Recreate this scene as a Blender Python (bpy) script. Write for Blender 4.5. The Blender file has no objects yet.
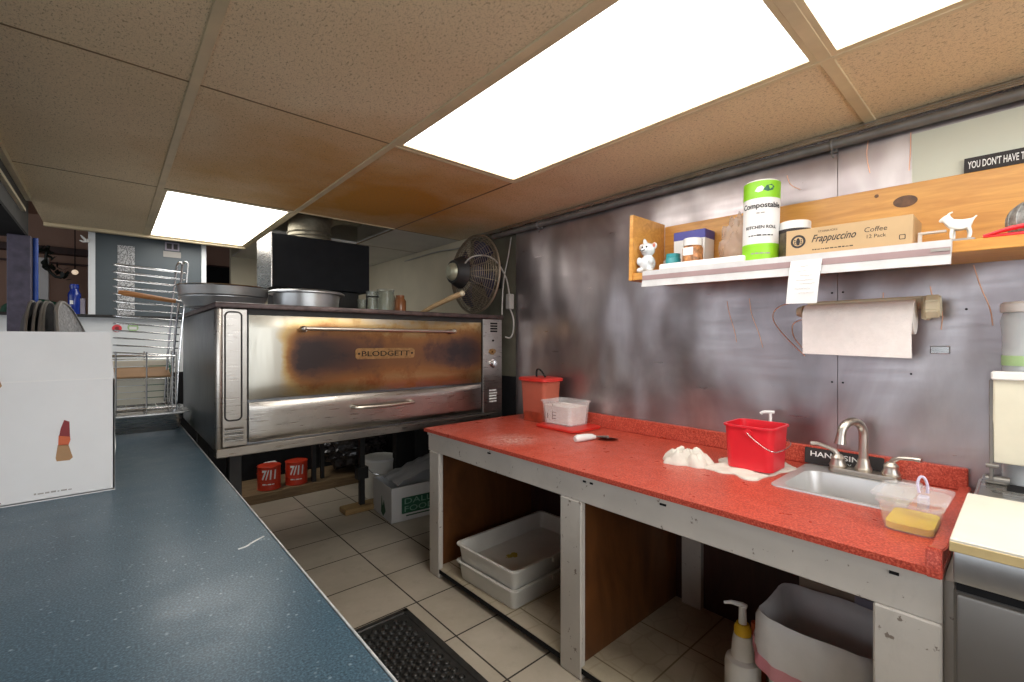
import bpy, bmesh, math, random
from mathutils import Vector, Matrix
random.seed(7)
PI = math.pi
sc = bpy.context.scene
C = sc.collection
V = Vector

# ------------------------------------------------------------------ materials
class NT:
    def __init__(s, name):
        s.m = bpy.data.materials.new(name); s.m.use_nodes = True
        s.t = s.m.node_tree; s.t.nodes.clear()
        s.out = s.n('ShaderNodeOutputMaterial')
        s.b = s.n('ShaderNodeBsdfPrincipled')
        s.l(s.b.outputs[0], s.out.inputs[0])
        s.tc = s.n('ShaderNodeTexCoord')
        s.co = s.tc.outputs['Object']
    def n(s, k, **kw):
        x = s.t.nodes.new(k)
        for a, v in kw.items(): setattr(x, a, v)
        return x
    def l(s, a, b): s.t.links.new(a, b)
    def world(s):
        g = s.n('ShaderNodeNewGeometry'); s.co = g.outputs['Position']; return s
    def noise(s, scale, detail=4, rough=.55, stretch=None, dist=0):
        x = s.n('ShaderNodeTexNoise'); x.inputs['Scale'].default_value = scale
        x.inputs['Detail'].default_value = detail; x.inputs['Roughness'].default_value = rough
        x.inputs['Distortion'].default_value = dist
        if stretch:
            mp = s.n('ShaderNodeMapping'); mp.inputs['Scale'].default_value = stretch
            s.l(s.co, mp.inputs[0]); s.l(mp.outputs[0], x.inputs['Vector'])
        else: s.l(s.co, x.inputs['Vector'])
        return x.outputs[0]
    def voro(s, scale, feature='F1'):
        x = s.n('ShaderNodeTexVoronoi'); x.feature = feature; x.inputs['Scale'].default_value = scale
        s.l(s.co, x.inputs['Vector']); return x.outputs['Distance']
    def ramp(s, f, *stops, interp='LINEAR'):
        r = s.n('ShaderNodeValToRGB'); e = r.color_ramp; e.interpolation = interp
        while len(e.elements) < len(stops): e.elements.new(.5)
        for q, (p, c) in zip(e.elements, stops):
            q.position = p
            if isinstance(c, (int, float)): c = (c, c, c)
            q.color = (*c, 1)
        s.l(f, r.inputs[0]); return r.outputs[0]
    def math(s, op, a, b=0, c=None, clamp=False):
        x = s.n('ShaderNodeMath', operation=op); x.use_clamp = clamp
        for i, v in enumerate((a, b) if c is None else (a, b, c)):
            if isinstance(v, (int, float)): x.inputs[i].default_value = v
            else: s.l(v, x.inputs[i])
        return x.outputs[0]
    def mix(s, f, a, b, mode='MIX'):
        x = s.n('ShaderNodeMix', data_type='RGBA', blend_type=mode)
        for i, v in ((0, f), (6, a), (7, b)):
            if isinstance(v, (int, float)): x.inputs[i].default_value = v
            elif isinstance(v, tuple): x.inputs[i].default_value = (*v, 1)
            else: s.l(v, x.inputs[i])
        return x.outputs[2]
    def xyz(s):
        x = s.n('ShaderNodeSeparateXYZ'); s.l(s.co, x.inputs[0]); return x.outputs
    def bump(s, h, strength=.2, dist=.01):
        x = s.n('ShaderNodeBump'); x.inputs['Strength'].default_value = strength
        x.inputs['Distance'].default_value = dist
        s.l(h, x.inputs['Height']); s.l(x.outputs[0], s.b.inputs['Normal'])
    def set(s, **kw):
        for k, v in kw.items():
            i = s.b.inputs[k.replace('_', ' ')]
            if isinstance(v, tuple): i.default_value = (*v, 1) if len(v) == 3 else v
            elif isinstance(v, (int, float)): i.default_value = v
            else: s.l(v, i)
        return s

def mat(name, col, rough=.5, metal=0., var=.12, scale=12., spec=.5, bump=0., bscale=60., **kw):
    n = NT(name)
    f = n.noise(scale)
    dk = tuple(c * (1 - var) for c in col); lt = tuple(min(1, c * (1 + var)) for c in col)
    n.set(Base_Color=n.ramp(f, (.3, dk), (.7, lt)), Roughness=rough, Metallic=metal, Specular_IOR_Level=spec)
    if bump: n.bump(n.noise(bscale), bump)
    n.set(**kw)
    return n.m

def glass(name, col=(1, 1, 1), rough=.08, alpha=.35, trans=0.):
    n = NT(name)
    n.set(Base_Color=n.ramp(n.noise(20), (.3, tuple(c * .92 for c in col)), (.7, col)), Roughness=rough,
          Transmission_Weight=trans, Alpha=alpha, IOR=1.3)
    return n.m

def steel(name, col=(.55, .54, .52), rough=.28, stretch=(1, 1, 40), var=.2, dirt=.0, wav=.0):
    n = NT(name)
    f = n.noise(9, 5, .6, stretch)
    g = n.noise(3, 4)
    c = n.ramp(g, (.3, tuple(x * (1 - var) for x in col)), (.7, col))
    if dirt:
        d = n.ramp(n.noise(14, 6, .7), (.56, 0.), (.72, dirt))
        c = n.mix(d, c, (.05, .04, .03))
        n.set(Metallic=n.math('SUBTRACT', 1., n.math('MULTIPLY', d, .5)))
    else: n.set(Metallic=1.)
    n.set(Base_Color=c, Roughness=n.ramp(f, (.2, rough * .75), (.8, rough * 1.3)))
    n.bump(n.math('ADD', n.math('MULTIPLY', f, .15), n.math('MULTIPLY', n.noise(2.2, 2), wav)), .15, .02)
    return n.m

M = {}
def ceiling_mat():
    n = NT('ceiling_tile').world()
    x, y, z = n.xyz()
    dx = n.math('SUBTRACT', x, 1.05); dy = n.math('SUBTRACT', y, 2.25)
    d = n.math('SQRT', n.math('ADD', n.math('MULTIPLY', dx, dx), n.math('MULTIPLY', dy, dy)))
    d = n.math('ADD', d, n.math('MULTIPLY', n.math('SUBTRACT', n.noise(2.5, 4), .5), .9))
    st = n.ramp(d, (.25, 1.), (1.2, 0.))
    base = n.ramp(n.noise(1.6, 3), (.3, (.74, .60, .385)), (.7, (.82, .68, .46)))
    base = n.mix(st, base, (.55, .27, .035))
    sp = n.ramp(n.noise(190, 3, .6, (1, .45, 1)), (.35, 1.), (.42, 0.))
    sp2 = n.ramp(n.noise(330, 2, .5), (.36, .6), (.44, 0.))
    spk = n.math('MAXIMUM', sp, sp2)
    n.set(Base_Color=n.mix(n.math('MULTIPLY', spk, .65), base, (.24, .17, .09)), Roughness=.95)
    n.bump(spk, -.5, .003)
    return n.m
M['ceil'] = ceiling_mat()
M['tbar'] = mat('ceiling_grid', (.66, .55, .35), .5, var=.15, scale=5)
M['tbar_dark'] = mat('ceiling_joint', (.20, .13, .06), .7, var=.3, scale=8)
n = NT('light_diffuser'); n.set(Base_Color=n.ramp(n.noise(8), (.3, .85), (.7, .9)), Emission_Color=(1, .97, .92), Emission_Strength=6.5, Roughness=.6); M['emit'] = n.m
M['white_tile'] = mat('white_tile', (.66, .64, .58), .9, 0, .06, 5)
M['plenum'] = mat('plenum', (.10, .08, .06), .9)

def floor_mat(name, px, py, ox, oy, c1, c2, grout, gw, rough, pattern=False):
    n = NT(name).world()
    x, y, z = n.xyz()
    def line(a, p, o):
        m = n.math('PINGPONG', n.math('SUBTRACT', a, o), p / 2)
        return n.math('LESS_THAN', m, gw)
    g = n.math('MAXIMUM', line(x, px, ox), line(y, py, oy))
    base = n.ramp(n.noise(4, 6, .65), (.3, c1), (.7, c2))
    dirt = n.ramp(n.noise(11, 5, .7), (.55, 0.), (.8, .35))
    base = n.mix(dirt, base, tuple(v * .5 for v in c1))
    if pattern:
        w = n.n('ShaderNodeTexVoronoi'); w.feature = 'DISTANCE_TO_EDGE'; w.inputs['Scale'].default_value = 9; w.inputs['Randomness'].default_value = .55
        n.l(n.co, w.inputs['Vector'])
        base = n.mix(n.math('MULTIPLY', n.math('LESS_THAN', w.outputs['Distance'], .035), .3), base, (.25, .2, .12))
    n.set(Base_Color=n.mix(g, base, grout), Roughness=n.mix(g, (rough,) * 3, (.9, .9, .9)))
    n.bump(n.math('SUBTRACT', n.math('MULTIPLY', n.noise(25), .2), g), .3, .003)
    return n.m
M['floor'] = floor_mat('floor_tile', .3115, .3115, 1.033, 1.506, (.37, .32, .245), (.48, .42, .335), (.035, .028, .02), .0035, .32)
M['vinyl'] = floor_mat('cabinet_vinyl', .30, .30, 1.30, .22, (.36, .31, .215), (.50, .43, .32), (.20, .16, .10), .003, .4, True)
M['cream_wall'] = mat('cream_wall', (.60, .54, .40), .7, var=.08, scale=3)
M['pink_wall'] = mat('warm_wall', (.42, .26, .19), .8, var=.08, scale=2)
M['white_wall'] = mat('white_wall', (.72, .74, .74), .5, var=.05, scale=3)
M['bluegrey'] = mat('bluegrey_panel', (.05, .066, .075), .45, var=.15, scale=3)

# right wall steel
n = NT('steel_sheet').world()
f = n.noise(7, 5, .6, (1, .6, 9)); g = n.noise(2.0, 4, .55, (1, 1.3, .8), .6)
x, y, z = n.xyz()
sm = n.ramp(n.noise(5, 5, .65, (1, 2.2, .7)), (.4, 0.), (.75, .6))
c = n.ramp(g, (.28, (.22, .19, .195)), (.5, (.38, .342, .345)), (.72, (.58, .55, .545)))  # wide cloudy tone range stands in for the sheet's blotchy reflections
n.set(Base_Color=n.mix(sm, c, (.38, .32, .325)), Metallic=.9, Roughness=n.ramp(f, (.2, .25), (.8, .40)))
n.bump(n.math('ADD', n.math('MULTIPLY', n.noise(1.5, 2, .4, (1, 1.6, .8)), 1.), n.math('MULTIPLY', n.noise(30, 3), .003)), .5, .13)
M['sheet'] = n.m
M['scratch_glint'] = mat('scratch_glint', (.85, .52, .36), .45, .5)  # orange tint for light caught in polishing scratches

n = NT('red_laminate').world()
x, y, z = n.xyz()
v = n.ramp(n.noise(210, 3, .7), (.36, (.29, .038, .026)), (.5, (.50, .066, .038)), (.66, (.66, .16, .10)))
sp = n.ramp(n.voro(190), (.0, 1.), (.16, 0.))
v = n.mix(n.math('MULTIPLY', sp, .4), v, (.30, .03, .02))
dx = n.math('SUBTRACT', x, 1.36); dy = n.math('SUBTRACT', y, 1.54)
d = n.math('SQRT', n.math('ADD', n.math('MULTIPLY', dx, dx), n.math('MULTIPLY', dy, dy)))
fl = n.math('MULTIPLY', n.ramp(d, (.02, 1.), (.16, 0.)), n.ramp(n.noise(55, 4, .7), (.42, 0.), (.7, .9)))
n.set(Base_Color=n.mix(fl, v, (.85, .7, .62)), Roughness=n.ramp(n.noise(15), (.3, .26), (.7, .42)), Specular_IOR_Level=.4)
M['red'] = n.m

n = NT('blue_laminate').world()
v = n.ramp(n.noise(300, 2, .6), (.33, (.018, .045, .068)), (.5, (.040, .088, .128)), (.66, (.085, .165, .22)))
sp = n.ramp(n.voro(62), (.0, 1.), (.2, 0.))
sp = n.math('MULTIPLY', sp, n.ramp(n.noise(40, 1), (.42, 0.), (.56, .95)))
v = n.mix(sp, v, (.35, .45, .5))
scr = n.ramp(n.noise(8, 5, .7, (1.5, 9, 1)), (.62, 0.), (.8, .12))
v = n.mix(scr, v, (.15, .19, .22))
n.set(Base_Color=v, Roughness=n.ramp(n.noise(6, 5, .7), (.3, .28), (.7, .42)), Specular_IOR_Level=.45)
M['blue'] = n.m
M['blue_edge'] = mat('worn_edge', (.55, .56, .55), .5, var=.25, scale=30)

def paint(name, col, chip, th=.64):
    n = NT(name)
    base = n.ramp(n.noise(5, 4), (.3, tuple(c * .86 for c in col)), (.7, col))
    ch = n.ramp(n.noise(38, 4, .6), (th, 0.), (th + .03, .85))
    sm = n.ramp(n.noise(10, 6, .7, (1, 1, .5)), (.55, 0.), (.8, .4))
    base = n.mix(sm, base, tuple(c * .55 for c in col))
    n.set(Base_Color=n.mix(ch, base, chip), Roughness=.45); n.bump(n.noise(22, 4), .15, .006)
    return n.m
M['paint'] = paint('worn_white_paint', (.60, .56, .50), (.16, .12, .09), .66)
def wood(name, c1, c2, scale=6, stretch=(9, .6, 9), rough=.45, dist=1.5):
    n = NT(name)
    f = n.noise(scale, 5, .6, stretch, dist)
    n.set(Base_Color=n.ramp(f, (.3, c1), (.7, c2)), Roughness=rough); n.bump(f, .1, .004)
    return n.m
M['brownwood'] = wood('stained_wood', (.06, .02, .006), (.16, .058, .016), 4, (1.5, 1, .5), .4)
M['darkwood'] = wood('dark_wood', (.032, .012, .008), (.06, .022, .015), 5, (3, 3, .6), .5)
M['pine'] = wood('pine', (.54, .24, .05), (.74, .38, .09), 5, (6, .7, 6), .35)
M['paleboard'] = wood('old_board', (.14, .085, .04), (.27, .18, .09), 5, (.8, 8, 8), .7)
M['block'] = wood('timber_block', (.22, .13, .05), (.38, .25, .10), 6, (.8, 8, 8), .7)
M['handlewood'] = wood('handle_wood', (.33, .13, .04), (.50, .22, .07), 9, (1, 8, 8), .4)
M['palewood'] = wood('pale_handle', (.42, .26, .12), (.60, .42, .22), 8, (3, 2, 6), .5)
M['knot'] = mat('knot', (.12, .05, .015), .4, var=.4, scale=40)
M['steel'] = steel('stainless', rough=.27)
M['steel_dirty'] = steel('greasy_stainless', (.46, .43, .39), .3, (1, 1, 20), .25, .3)
M['steel_side'] = steel('oven_side_steel', (.22, .23, .24), .35, (1, 20, 1), .3, .3)
M['steel_dark'] = mat('appliance_steel', (.24, .225, .205), .38, .7, .1, 4)
M['oven_top'] = mat('scorched_top', (.10, .07, .065), .45, .5, .4, 30)
M['chrome'] = steel('chrome_wire', (.70, .70, .70), .2, (1, 1, 1), .1)
M['nickel'] = steel('brushed_nickel', (.60, .55, .48), .36, (1, 1, 1), .1)
M['alum'] = mat('aluminium_pan', (.47, .47, .46), .32, .75, .15, 9)
M['screen'] = mat('mesh_screen', (.42, .43, .44), .45, .5, .45, 70, bump=.6, bscale=90)
M['pan_dark'] = mat('dark_pan', (.022, .02, .019), .6, .1, .3)
M['pan_rim'] = mat('pan_rim', (.22, .21, .19), .4, .7)
M['black'] = mat('black_paint', (.010, .010, .011), .8, 0, .3, spec=.2)
M['hood'] = mat('black_hood', (.010, .011, .013), .7, 0, .2, spec=.2)
M['black_metal'] = mat('black_iron', (.02, .019, .018), .6, .2, .3)
M['rubber'] = mat('black_rubber', (.03, .029, .027), .3, 0, .3, 40)
M['pipe'] = mat('grey_pipe', (.19, .185, .175), .45, .4, .25, 10)
M['galv'] = mat('duct_metal', (.30, .27, .20), .5, .7, .35, 16)
M['white_plastic'] = mat('white_plastic', (.78, .77, .74), .35, 0, .05)
M['bin_plastic'] = mat('offwhite_plastic', (.72, .70, .64), .4, 0, .08, 6)
M['cream_plastic'] = mat('cream_plastic', (.74, .70, .55), .35, 0, .05)
M['ivory'] = mat('ivory_wood', (.66, .58, .40), .45, 0, .1)
M['board'] = mat('cutting_board', (.82, .78, .66), .45, 0, .08, 5)
M['board_edge'] = mat('cutting_board_edge', (.60, .46, .22), .5, 0, .15, 10)
M['white_paper'] = mat('white_paper', (.80, .79, .77), .7, 0, .03)
M['towel_paper'] = mat('quilted_paper', (.80, .74, .70), .85, 0, .04, 40, bump=.25, bscale=160)
M['cloth'] = mat('white_cloth', (.68, .64, .56), .9, 0, .08, 20, bump=.4, bscale=45)
M['carton'] = mat('white_carton', (.74, .74, .73), .6, 0, .05, 4, bump=.08, bscale=14)
M['kraft'] = mat('kraft_card', (.52, .35, .18), .6, 0, .06, 10)
M['cardboard'] = mat('brown_card', (.40, .23, .11), .7, 0, .1, 10)
M['redplastic'] = mat('red_plastic', (.72, .018, .03), .32, 0, .05)
M['redlid'] = mat('red_lid', (.62, .03, .02), .35, 0, .06)
M['dark_red'] = mat('dark_red', (.24, .012, .012), .5)
M['orange'] = mat('orange', (.62, .12, .03), .5)
M['green'] = mat('leaf_green', (.27, .62, .02), .45, 0, .05)
M['teal'] = mat('teal', (.03, .28, .30), .4)
M['darkgreen'] = mat('dark_green', (.02, .11, .06), .5)
M['blue_box'] = mat('blue_card', (.07, .07, .32), .45)
M['bottle_blue'] = mat('blue_bottle', (.012, .035, .26), .2)
M['pipe_blue'] = mat('blue_pipe', (.015, .06, .30), .4)
M['purple'] = mat('purple_post', (.065, .055, .085), .6, 0, .35, 25)
M['mauve'] = mat('mauve_strip', (.36, .25, .245), .35, 0, .1)
M['ink'] = mat('ink', (.03, .025, .025), .7)
M['greyink'] = mat('grey_ink', (.35, .33, .30), .7)
M['whiteink'] = mat('white_ink', (.8, .8, .77), .6)
M['pink'] = mat('pink_film', (.85, .25, .36), .4)
M['yellow'] = mat('yellow_plastic', (.80, .50, .02), .4)
M['yolk'] = mat('yellow_liquid', (1., .72, .005), .3, spec=.2)
M['sauce'] = mat('tomato_sauce', (.36, .05, .02), .4, 0, .4, 14)
M['flour'] = mat('flour', (.78, .74, .68), .9, 0, .1, 40, bump=.5)
M['clear'] = glass('clear_plastic', (.88, .89, .90), .12, .2)
M['cleartub'] = glass('frosted_plastic', (.92, .90, .88), .2, .24)
M['glass'] = glass('jar_glass', (.80, .86, .84), .03, .8, .97)
M['amber'] = mat('amber_glass', (.26, .10, .04), .2)
M['bag'] = glass('bin_bag', (.98, .97, .96), .2, .7)
M['bagpink'] = glass('bin_bag_pink', (.9, .35, .42), .3, .75)
M['wrap'] = glass('crinkled_wrap', (.75, .62, .54), .12, .38)
M['cable'] = mat('grey_cable', (.34, .33, .30), .5)
M['can_red'] = mat('can_red', (.62, .05, .02), .35, 0, .06)
M['lav'] = mat('lavender_card', (.30, .27, .32), .7)
M['green_label'] = mat('green_label', (.40, .58, .28), .5)
M['brass'] = mat('brass', (.32, .19, .08), .35, .8, .3, 60)
M['badge'] = mat('fan_badge', (.36, .36, .26), .4, .5)
M['blade'] = mat('fan_blade', (.01, .012, .05), .35)

# oven door with burnt-on grease
def door_mat():
    n = NT('heat_stained_steel').world()
    x, y, z = n.xyz()
    nz = n.math('MULTIPLY', n.math('SUBTRACT', n.noise(3.5, 5, .6, (1, 1, 2.5)), .5), .5)
    xm = n.ramp(n.math('ADD', x, n.math('MULTIPLY', nz, .18)), (.0, 0.), (.555, 0.), (.65, 1.), (1., 1.))
    xr = n.ramp(n.math('SUBTRACT', x, .7), (.86, 1.), (1., .55))
    dz = n.math('ABSOLUTE', n.math('SUBTRACT', n.math('ADD', z, n.math('MULTIPLY', nz, .16)), 1.105))
    zm = n.ramp(dz, (.0, .95), (.05, .85), (.11, .42), (.19, .0))
    dd = n.ramp(n.math('ABSOLUTE', n.math('SUBTRACT', x, 1.16)), (.1, .52), (.45, 1.))
    s = n.math('MULTIPLY', n.math('MULTIPLY', xm, zm), n.math('MULTIPLY', xr, dd))
    s = n.math('ADD', s, n.math('MULTIPLY', n.math('MULTIPLY', xm, n.ramp(n.noise(9, 5, .7), (.5, 0.), (.75, .35))), .6), clamp=True)
    n.set(Base_Color=n.ramp(s, (.0, (.43, .41, .35)), (.16, (.42, .30, .14)), (.34, (.27, .13, .05)), (.62, (.10, .05, .035)), (.85, (.035, .025, .025))),
          Metallic=n.ramp(s, (.1, .95), (.8, .55)), Roughness=n.ramp(n.noise(9, 4, .6, (20, 1, 1)), (.2, .28), (.8, .42)))
    return n.m
M['door'] = door_mat()

# ------------------------------------------------------------------ geometry
class MB:
    def __init__(s): s.bm = bmesh.new(); s.mats = []; s.cur = 0
    def use(s, m):
        m = M[m] if isinstance(m, str) else m
        if m not in s.mats: s.mats.append(m)
        s.cur = s.mats.index(m); return s
    def _fin(s, before):
        for f in s.bm.faces:
            if f not in before: f.material_index = s.cur
    def merge(s, b, Mx=None):
        if Mx is not None: bmesh.ops.transform(b, matrix=Mx, verts=b.verts)
        for f in b.faces: f.material_index = s.cur
        me = bpy.data.meshes.new('t'); b.to_mesh(me); b.free(); s.bm.from_mesh(me); bpy.data.meshes.remove(me)
        return s
    def box(s, x0, x1, y0, y1, z0, z1, bev=0., seg=1, Mx=None):
        b = bmesh.new(); bmesh.ops.create_cube(b, size=1)
        bmesh.ops.transform(b, matrix=Matrix.Translation(((x0+x1)/2, (y0+y1)/2, (z0+z1)/2)) @ Matrix.Diagonal((abs(x1-x0), abs(y1-y0), abs(z1-z0), 1)), verts=b.verts)
        if bev: bmesh.ops.bevel(b, geom=list(b.edges), offset=bev, segments=seg, affect='EDGES', profile=.5)
        return s.merge(b, Mx)
    def cyl(s, p0, p1, r0, r1=None, seg=20, caps=True):
        p0, p1 = V(p0), V(p1); r1 = r0 if r1 is None else r1
        d = p1 - p0; b = bmesh.new()
        bmesh.ops.create_cone(b, cap_ends=caps, segments=seg, radius1=max(r0, 1e-5), radius2=max(r1, 1e-5), depth=d.length)
        return s.merge(b, Matrix.Translation((p0+p1)/2) @ d.to_track_quat('Z', 'Y').to_matrix().to_4x4())
    def lathe(s, prof, c=(0, 0, 0), axis=(0, 0, 1), seg=32, sx=1, sy=1):
        b = bmesh.new(); rings = []
        for r, z in prof:
            rings.append([b.verts.new((r*math.cos(2*PI*i/seg)*sx, r*math.sin(2*PI*i/seg)*sy, z)) for i in range(seg)])
        for A, B in zip(rings, rings[1:]):
            for i in range(seg): b.faces.new((A[i], A[(i+1) % seg], B[(i+1) % seg], B[i]))
        if prof[0][0] > 1e-6: b.faces.new(rings[0][::-1])
        if prof[-1][0] > 1e-6: b.faces.new(rings[-1])
        bmesh.ops.remove_doubles(b, verts=b.verts, dist=1e-6)
        return s.merge(b, Matrix.Translation(c) @ V(axis).to_track_quat('Z', 'Y').to_matrix().to_4x4())
    def loft(s, rings, close=True, cap0=True, cap1=True, Mx=None):
        b = bmesh.new(); R = [[b.verts.new(p) for p in r] for r in rings]; n = len(R[0])
        for A, B in zip(R, R[1:]):
            for i in range(n if close else n-1): b.faces.new((A[i], A[(i+1) % n], B[(i+1) % n], B[i]))
        if close and cap0: b.faces.new(R[0][::-1])
        if close and cap1: b.faces.new(R[-1])
        return s.merge(b, Mx)
    def tube(s, pts, r, seg=8, smooth=0, caps=True):
        P = [V(p) for p in pts]
        for _ in range(smooth):
            Q = [P[0]]
            for a, c in zip(P, P[1:]): Q += [a.lerp(c, .25), a.lerp(c, .75)]
            P = Q + [P[-1]]
        rings = []; up = V((0, 0, 1)); n = None
        for i, p in enumerate(P):
            t = (P[min(i+1, len(P)-1)] - P[max(i-1, 0)]).normalized()
            if n is None:
                n = t.orthogonal().normalized()
            n = (n - t*n.dot(t)).normalized(); bb = t.cross(n)
            rr = r[i] if isinstance(r, (list, tuple)) and len(r) == len(P) else (r if not isinstance(r, (list, tuple)) else r[0])
            rings.append([p + (n*math.cos(2*PI*k/seg) + bb*math.sin(2*PI*k/seg))*rr for k in range(seg)])
        return s.loft(rings, True, caps, caps)
    def ring(s, c, R, r, axis=(0, 0, 1), seg=32, sub=6):
        q = V(axis).to_track_quat('Z', 'Y').to_matrix(); c = V(c); b = bmesh.new(); rows = []
        for i in range(seg):
            a = 2*PI*i/seg
            rows.append([b.verts.new(c + q @ V(((R + r*math.cos(2*PI*k/sub))*math.cos(a), (R + r*math.cos(2*PI*k/sub))*math.sin(a), r*math.sin(2*PI*k/sub)))) for k in range(sub)])
        for i in range(seg):
            A, B = rows[i], rows[(i+1) % seg]
            for k in range(sub): b.faces.new((A[k], B[k], B[(k+1) % sub], A[(k+1) % sub]))
        return s.merge(b)
    def prism(s, poly, d, Mx=None, bev=0):      # polygon in local xy, thickness d along local z
        b = bmesh.new(); f = b.faces.new([b.verts.new((x, y, 0)) for x, y in poly])
        e = bmesh.ops.extrude_face_region(b, geom=[f]); vs = [v for v in e['geom'] if isinstance(v, bmesh.types.BMVert)]
        bmesh.ops.translate(b, verts=vs, vec=(0, 0, d))
        if bev: bmesh.ops.bevel(b, geom=list(b.edges), offset=bev, segments=2, affect='EDGES')
        return s.merge(b, Mx)
    def sphere(s, c, r, sc_=(1, 1, 1), u=16, v=12):
        b = bmesh.new(); bmesh.ops.create_uvsphere(b, u_segments=u, v_segments=v, radius=r)
        return s.merge(b, Matrix.Translation(c) @ Matrix.Diagonal((*sc_, 1)))

ORG = {}
def build(name, mb, m=None, parent=None, angle=35, origin=None):
    bm = mb.bm
    bmesh.ops.recalc_face_normals(bm, faces=bm.faces)
    me = bpy.data.meshes.new(name)
    if parent is not None: org = ORG[parent.name]
    elif origin is not None: org = V(origin)
    else:
        xs = [v.co for v in bm.verts]
        lo = V([min(c[i] for c in xs) for i in range(3)]); hi = V([max(c[i] for c in xs) for i in range(3)])
        org = V(((lo.x+hi.x)/2, (lo.y+hi.y)/2, lo.z))
    bmesh.ops.translate(bm, verts=bm.verts, vec=-org)
    bm.to_mesh(me); bm.free()
    me.polygons.foreach_set('use_smooth', [True]*len(me.polygons))
    me.set_sharp_from_angle(angle=math.radians(angle))
    if m is not None: me.materials.append(M[m] if isinstance(m, str) else m)
    for x in mb.mats: me.materials.append(x)
    o = bpy.data.objects.new(name, me); C.objects.link(o)
    if parent is not None: o.parent = parent
    else: o.location = org
    ORG[o.name] = org
    return o
def tag(o, label, cat, group=None, kind=None):
    o['label'] = label; o['category'] = cat
    if group: o['group'] = group
    if kind: o['kind'] = kind
    return o
def thing(name, label, cat, loc, group=None):
    o = bpy.data.objects.new(name, None); C.objects.link(o); o.empty_display_size = .05
    o.location = loc; ORG[o.name] = V(loc); return tag(o, label, cat, group)
def struct(name, mb, m=None):
    o = build(name, mb, m); o['kind'] = 'structure'; return o
def dup(root, loc, label):
    r = root.copy(); C.objects.link(r); r.location = loc; r['label'] = label; ORG[r.name] = V(loc)
    for ch in list(root.children):
        c = ch.copy(); C.objects.link(c); c.parent = r
        for g in list(ch.children):
            d = g.copy(); C.objects.link(d); d.parent = c
    return r

WALLR = Matrix(((0, 0, -1, 0), (-1, 0, 0, 0), (0, 1, 0, 0), (0, 0, 0, 1)))       # text facing -X
FRONT = Matrix(((1, 0, 0, 0), (0, 0, -1, 0), (0, 1, 0, 0), (0, 0, 0, 1)))        # text facing -Y
def text_bm(txt, w=None, h=None, depth=.0004, shear=0, align='CENTER', bold=0.):
    cu = bpy.data.curves.new('txt', 'FONT'); cu.body = txt; cu.size = 1; cu.extrude = .02; cu.shear = shear; cu.resolution_u = 3; cu.offset = bold
    o = bpy.data.objects.new('txt', cu); C.objects.link(o)
    bpy.context.view_layer.update()
    me = bpy.data.meshes.new_from_object(o.evaluated_get(bpy.context.evaluated_depsgraph_get()))
    bpy.data.objects.remove(o); bpy.data.curves.remove(cu)
    b = bmesh.new(); b.from_mesh(me); bpy.data.meshes.remove(me)
    xs = [v.co.x for v in b.verts]; ys = [v.co.y for v in b.verts]
    x0, x1, y0, y1 = min(xs), max(xs), min(ys), max(ys)
    sy = h/(y1-y0) if h else w/(x1-x0); sx = w/(x1-x0) if w else sy
    for v in b.verts:
        v.co.x = (v.co.x-(x0+x1)/2)*sx if align == 'CENTER' else (v.co.x-x0)*sx
        v.co.y = (v.co.y-(y0+y1)/2)*sy
        v.co.z = (v.co.z+.02)/.04*depth
    return b
def dashes(w, h, seed, depth=.0004):       # a line of print too small to read
    r = random.Random(seed); m = MB(); x = -w/2
    while x < w/2-h*.6:
        l = min(h*r.uniform(.5, 2.4), w/2-x); m.box(x, x+l, -h*.32, h*r.uniform(.2, .5), 0, depth); x += l+h*.45
    return m.bm
def bend(b, R):                 # wrap flat xy text round a cylinder, +z outwards
    for v in b.verts:
        a = v.co.x/R; r = R+v.co.z
        v.co.x, v.co.z = r*math.sin(a), r*math.cos(a)-R
    return b
def rrect(w, h, r, n=5, cx=0, cy=0):
    out = []
    for sx, sy, a0 in ((1, 1, 0), (-1, 1, PI/2), (-1, -1, PI), (1, -1, 3*PI/2)):
        for k in range(n+1):
            a = a0+PI/2*k/n
            out.append((cx+sx*(w/2-r)+r*math.cos(a), cy+sy*(h/2-r)+r*math.sin(a)))
    return out
def skin(joints, edges, sub=1):
    me = bpy.data.meshes.new('sk'); me.from_pydata([j[0] for j in joints], edges, [])
    o = bpy.data.objects.new('sk', me); C.objects.link(o)
    md = o.modifiers.new('s', 'SKIN')
    for i, j in enumerate(joints):
        r = j[1]; me.skin_vertices[0].data[i].radius = (r, r) if not isinstance(r, tuple) else r
    me.skin_vertices[0].data[0].use_root = True
    ss = o.modifiers.new('u', 'SUBSURF'); ss.levels = sub; ss.render_levels = sub
    bpy.context.view_layer.update()
    m2 = bpy.data.meshes.new_from_object(o.evaluated_get(bpy.context.evaluated_depsgraph_get()))
    bpy.data.objects.remove(o); bpy.data.meshes.remove(me)
    b = bmesh.new(); b.from_mesh(m2); bpy.data.meshes.remove(m2)
    return b
def tray_mb(x0, x1, y0, y1, z0, z1, t, inset, rad, lip=0., Mx=None, mb=None, n=5):
    """open container: rounded rect, tapering to the base by inset, wall t, lip width"""
    mb = mb or MB(); w, d = x1-x0, y1-y0; cx, cy = (x0+x1)/2, (y0+y1)/2
    def R(e, z, rr=None): return [(x, y, z) for x, y in rrect(w+2*e, d+2*e, max(.002, (rr or rad)+min(e, 0)*.6), n, cx, cy)]
    rings = [R(-inset, z0), R(0, z1-(.006 if lip else 0))]
    if lip: rings += [R(lip, z1-.006), R(lip, z1)]
    else: rings += [R(0, z1)]
    rings += [R(-t, z1), R(-inset-t, z0+t)]
    return mb.loft(rings, True, True, True, Mx)

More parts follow.
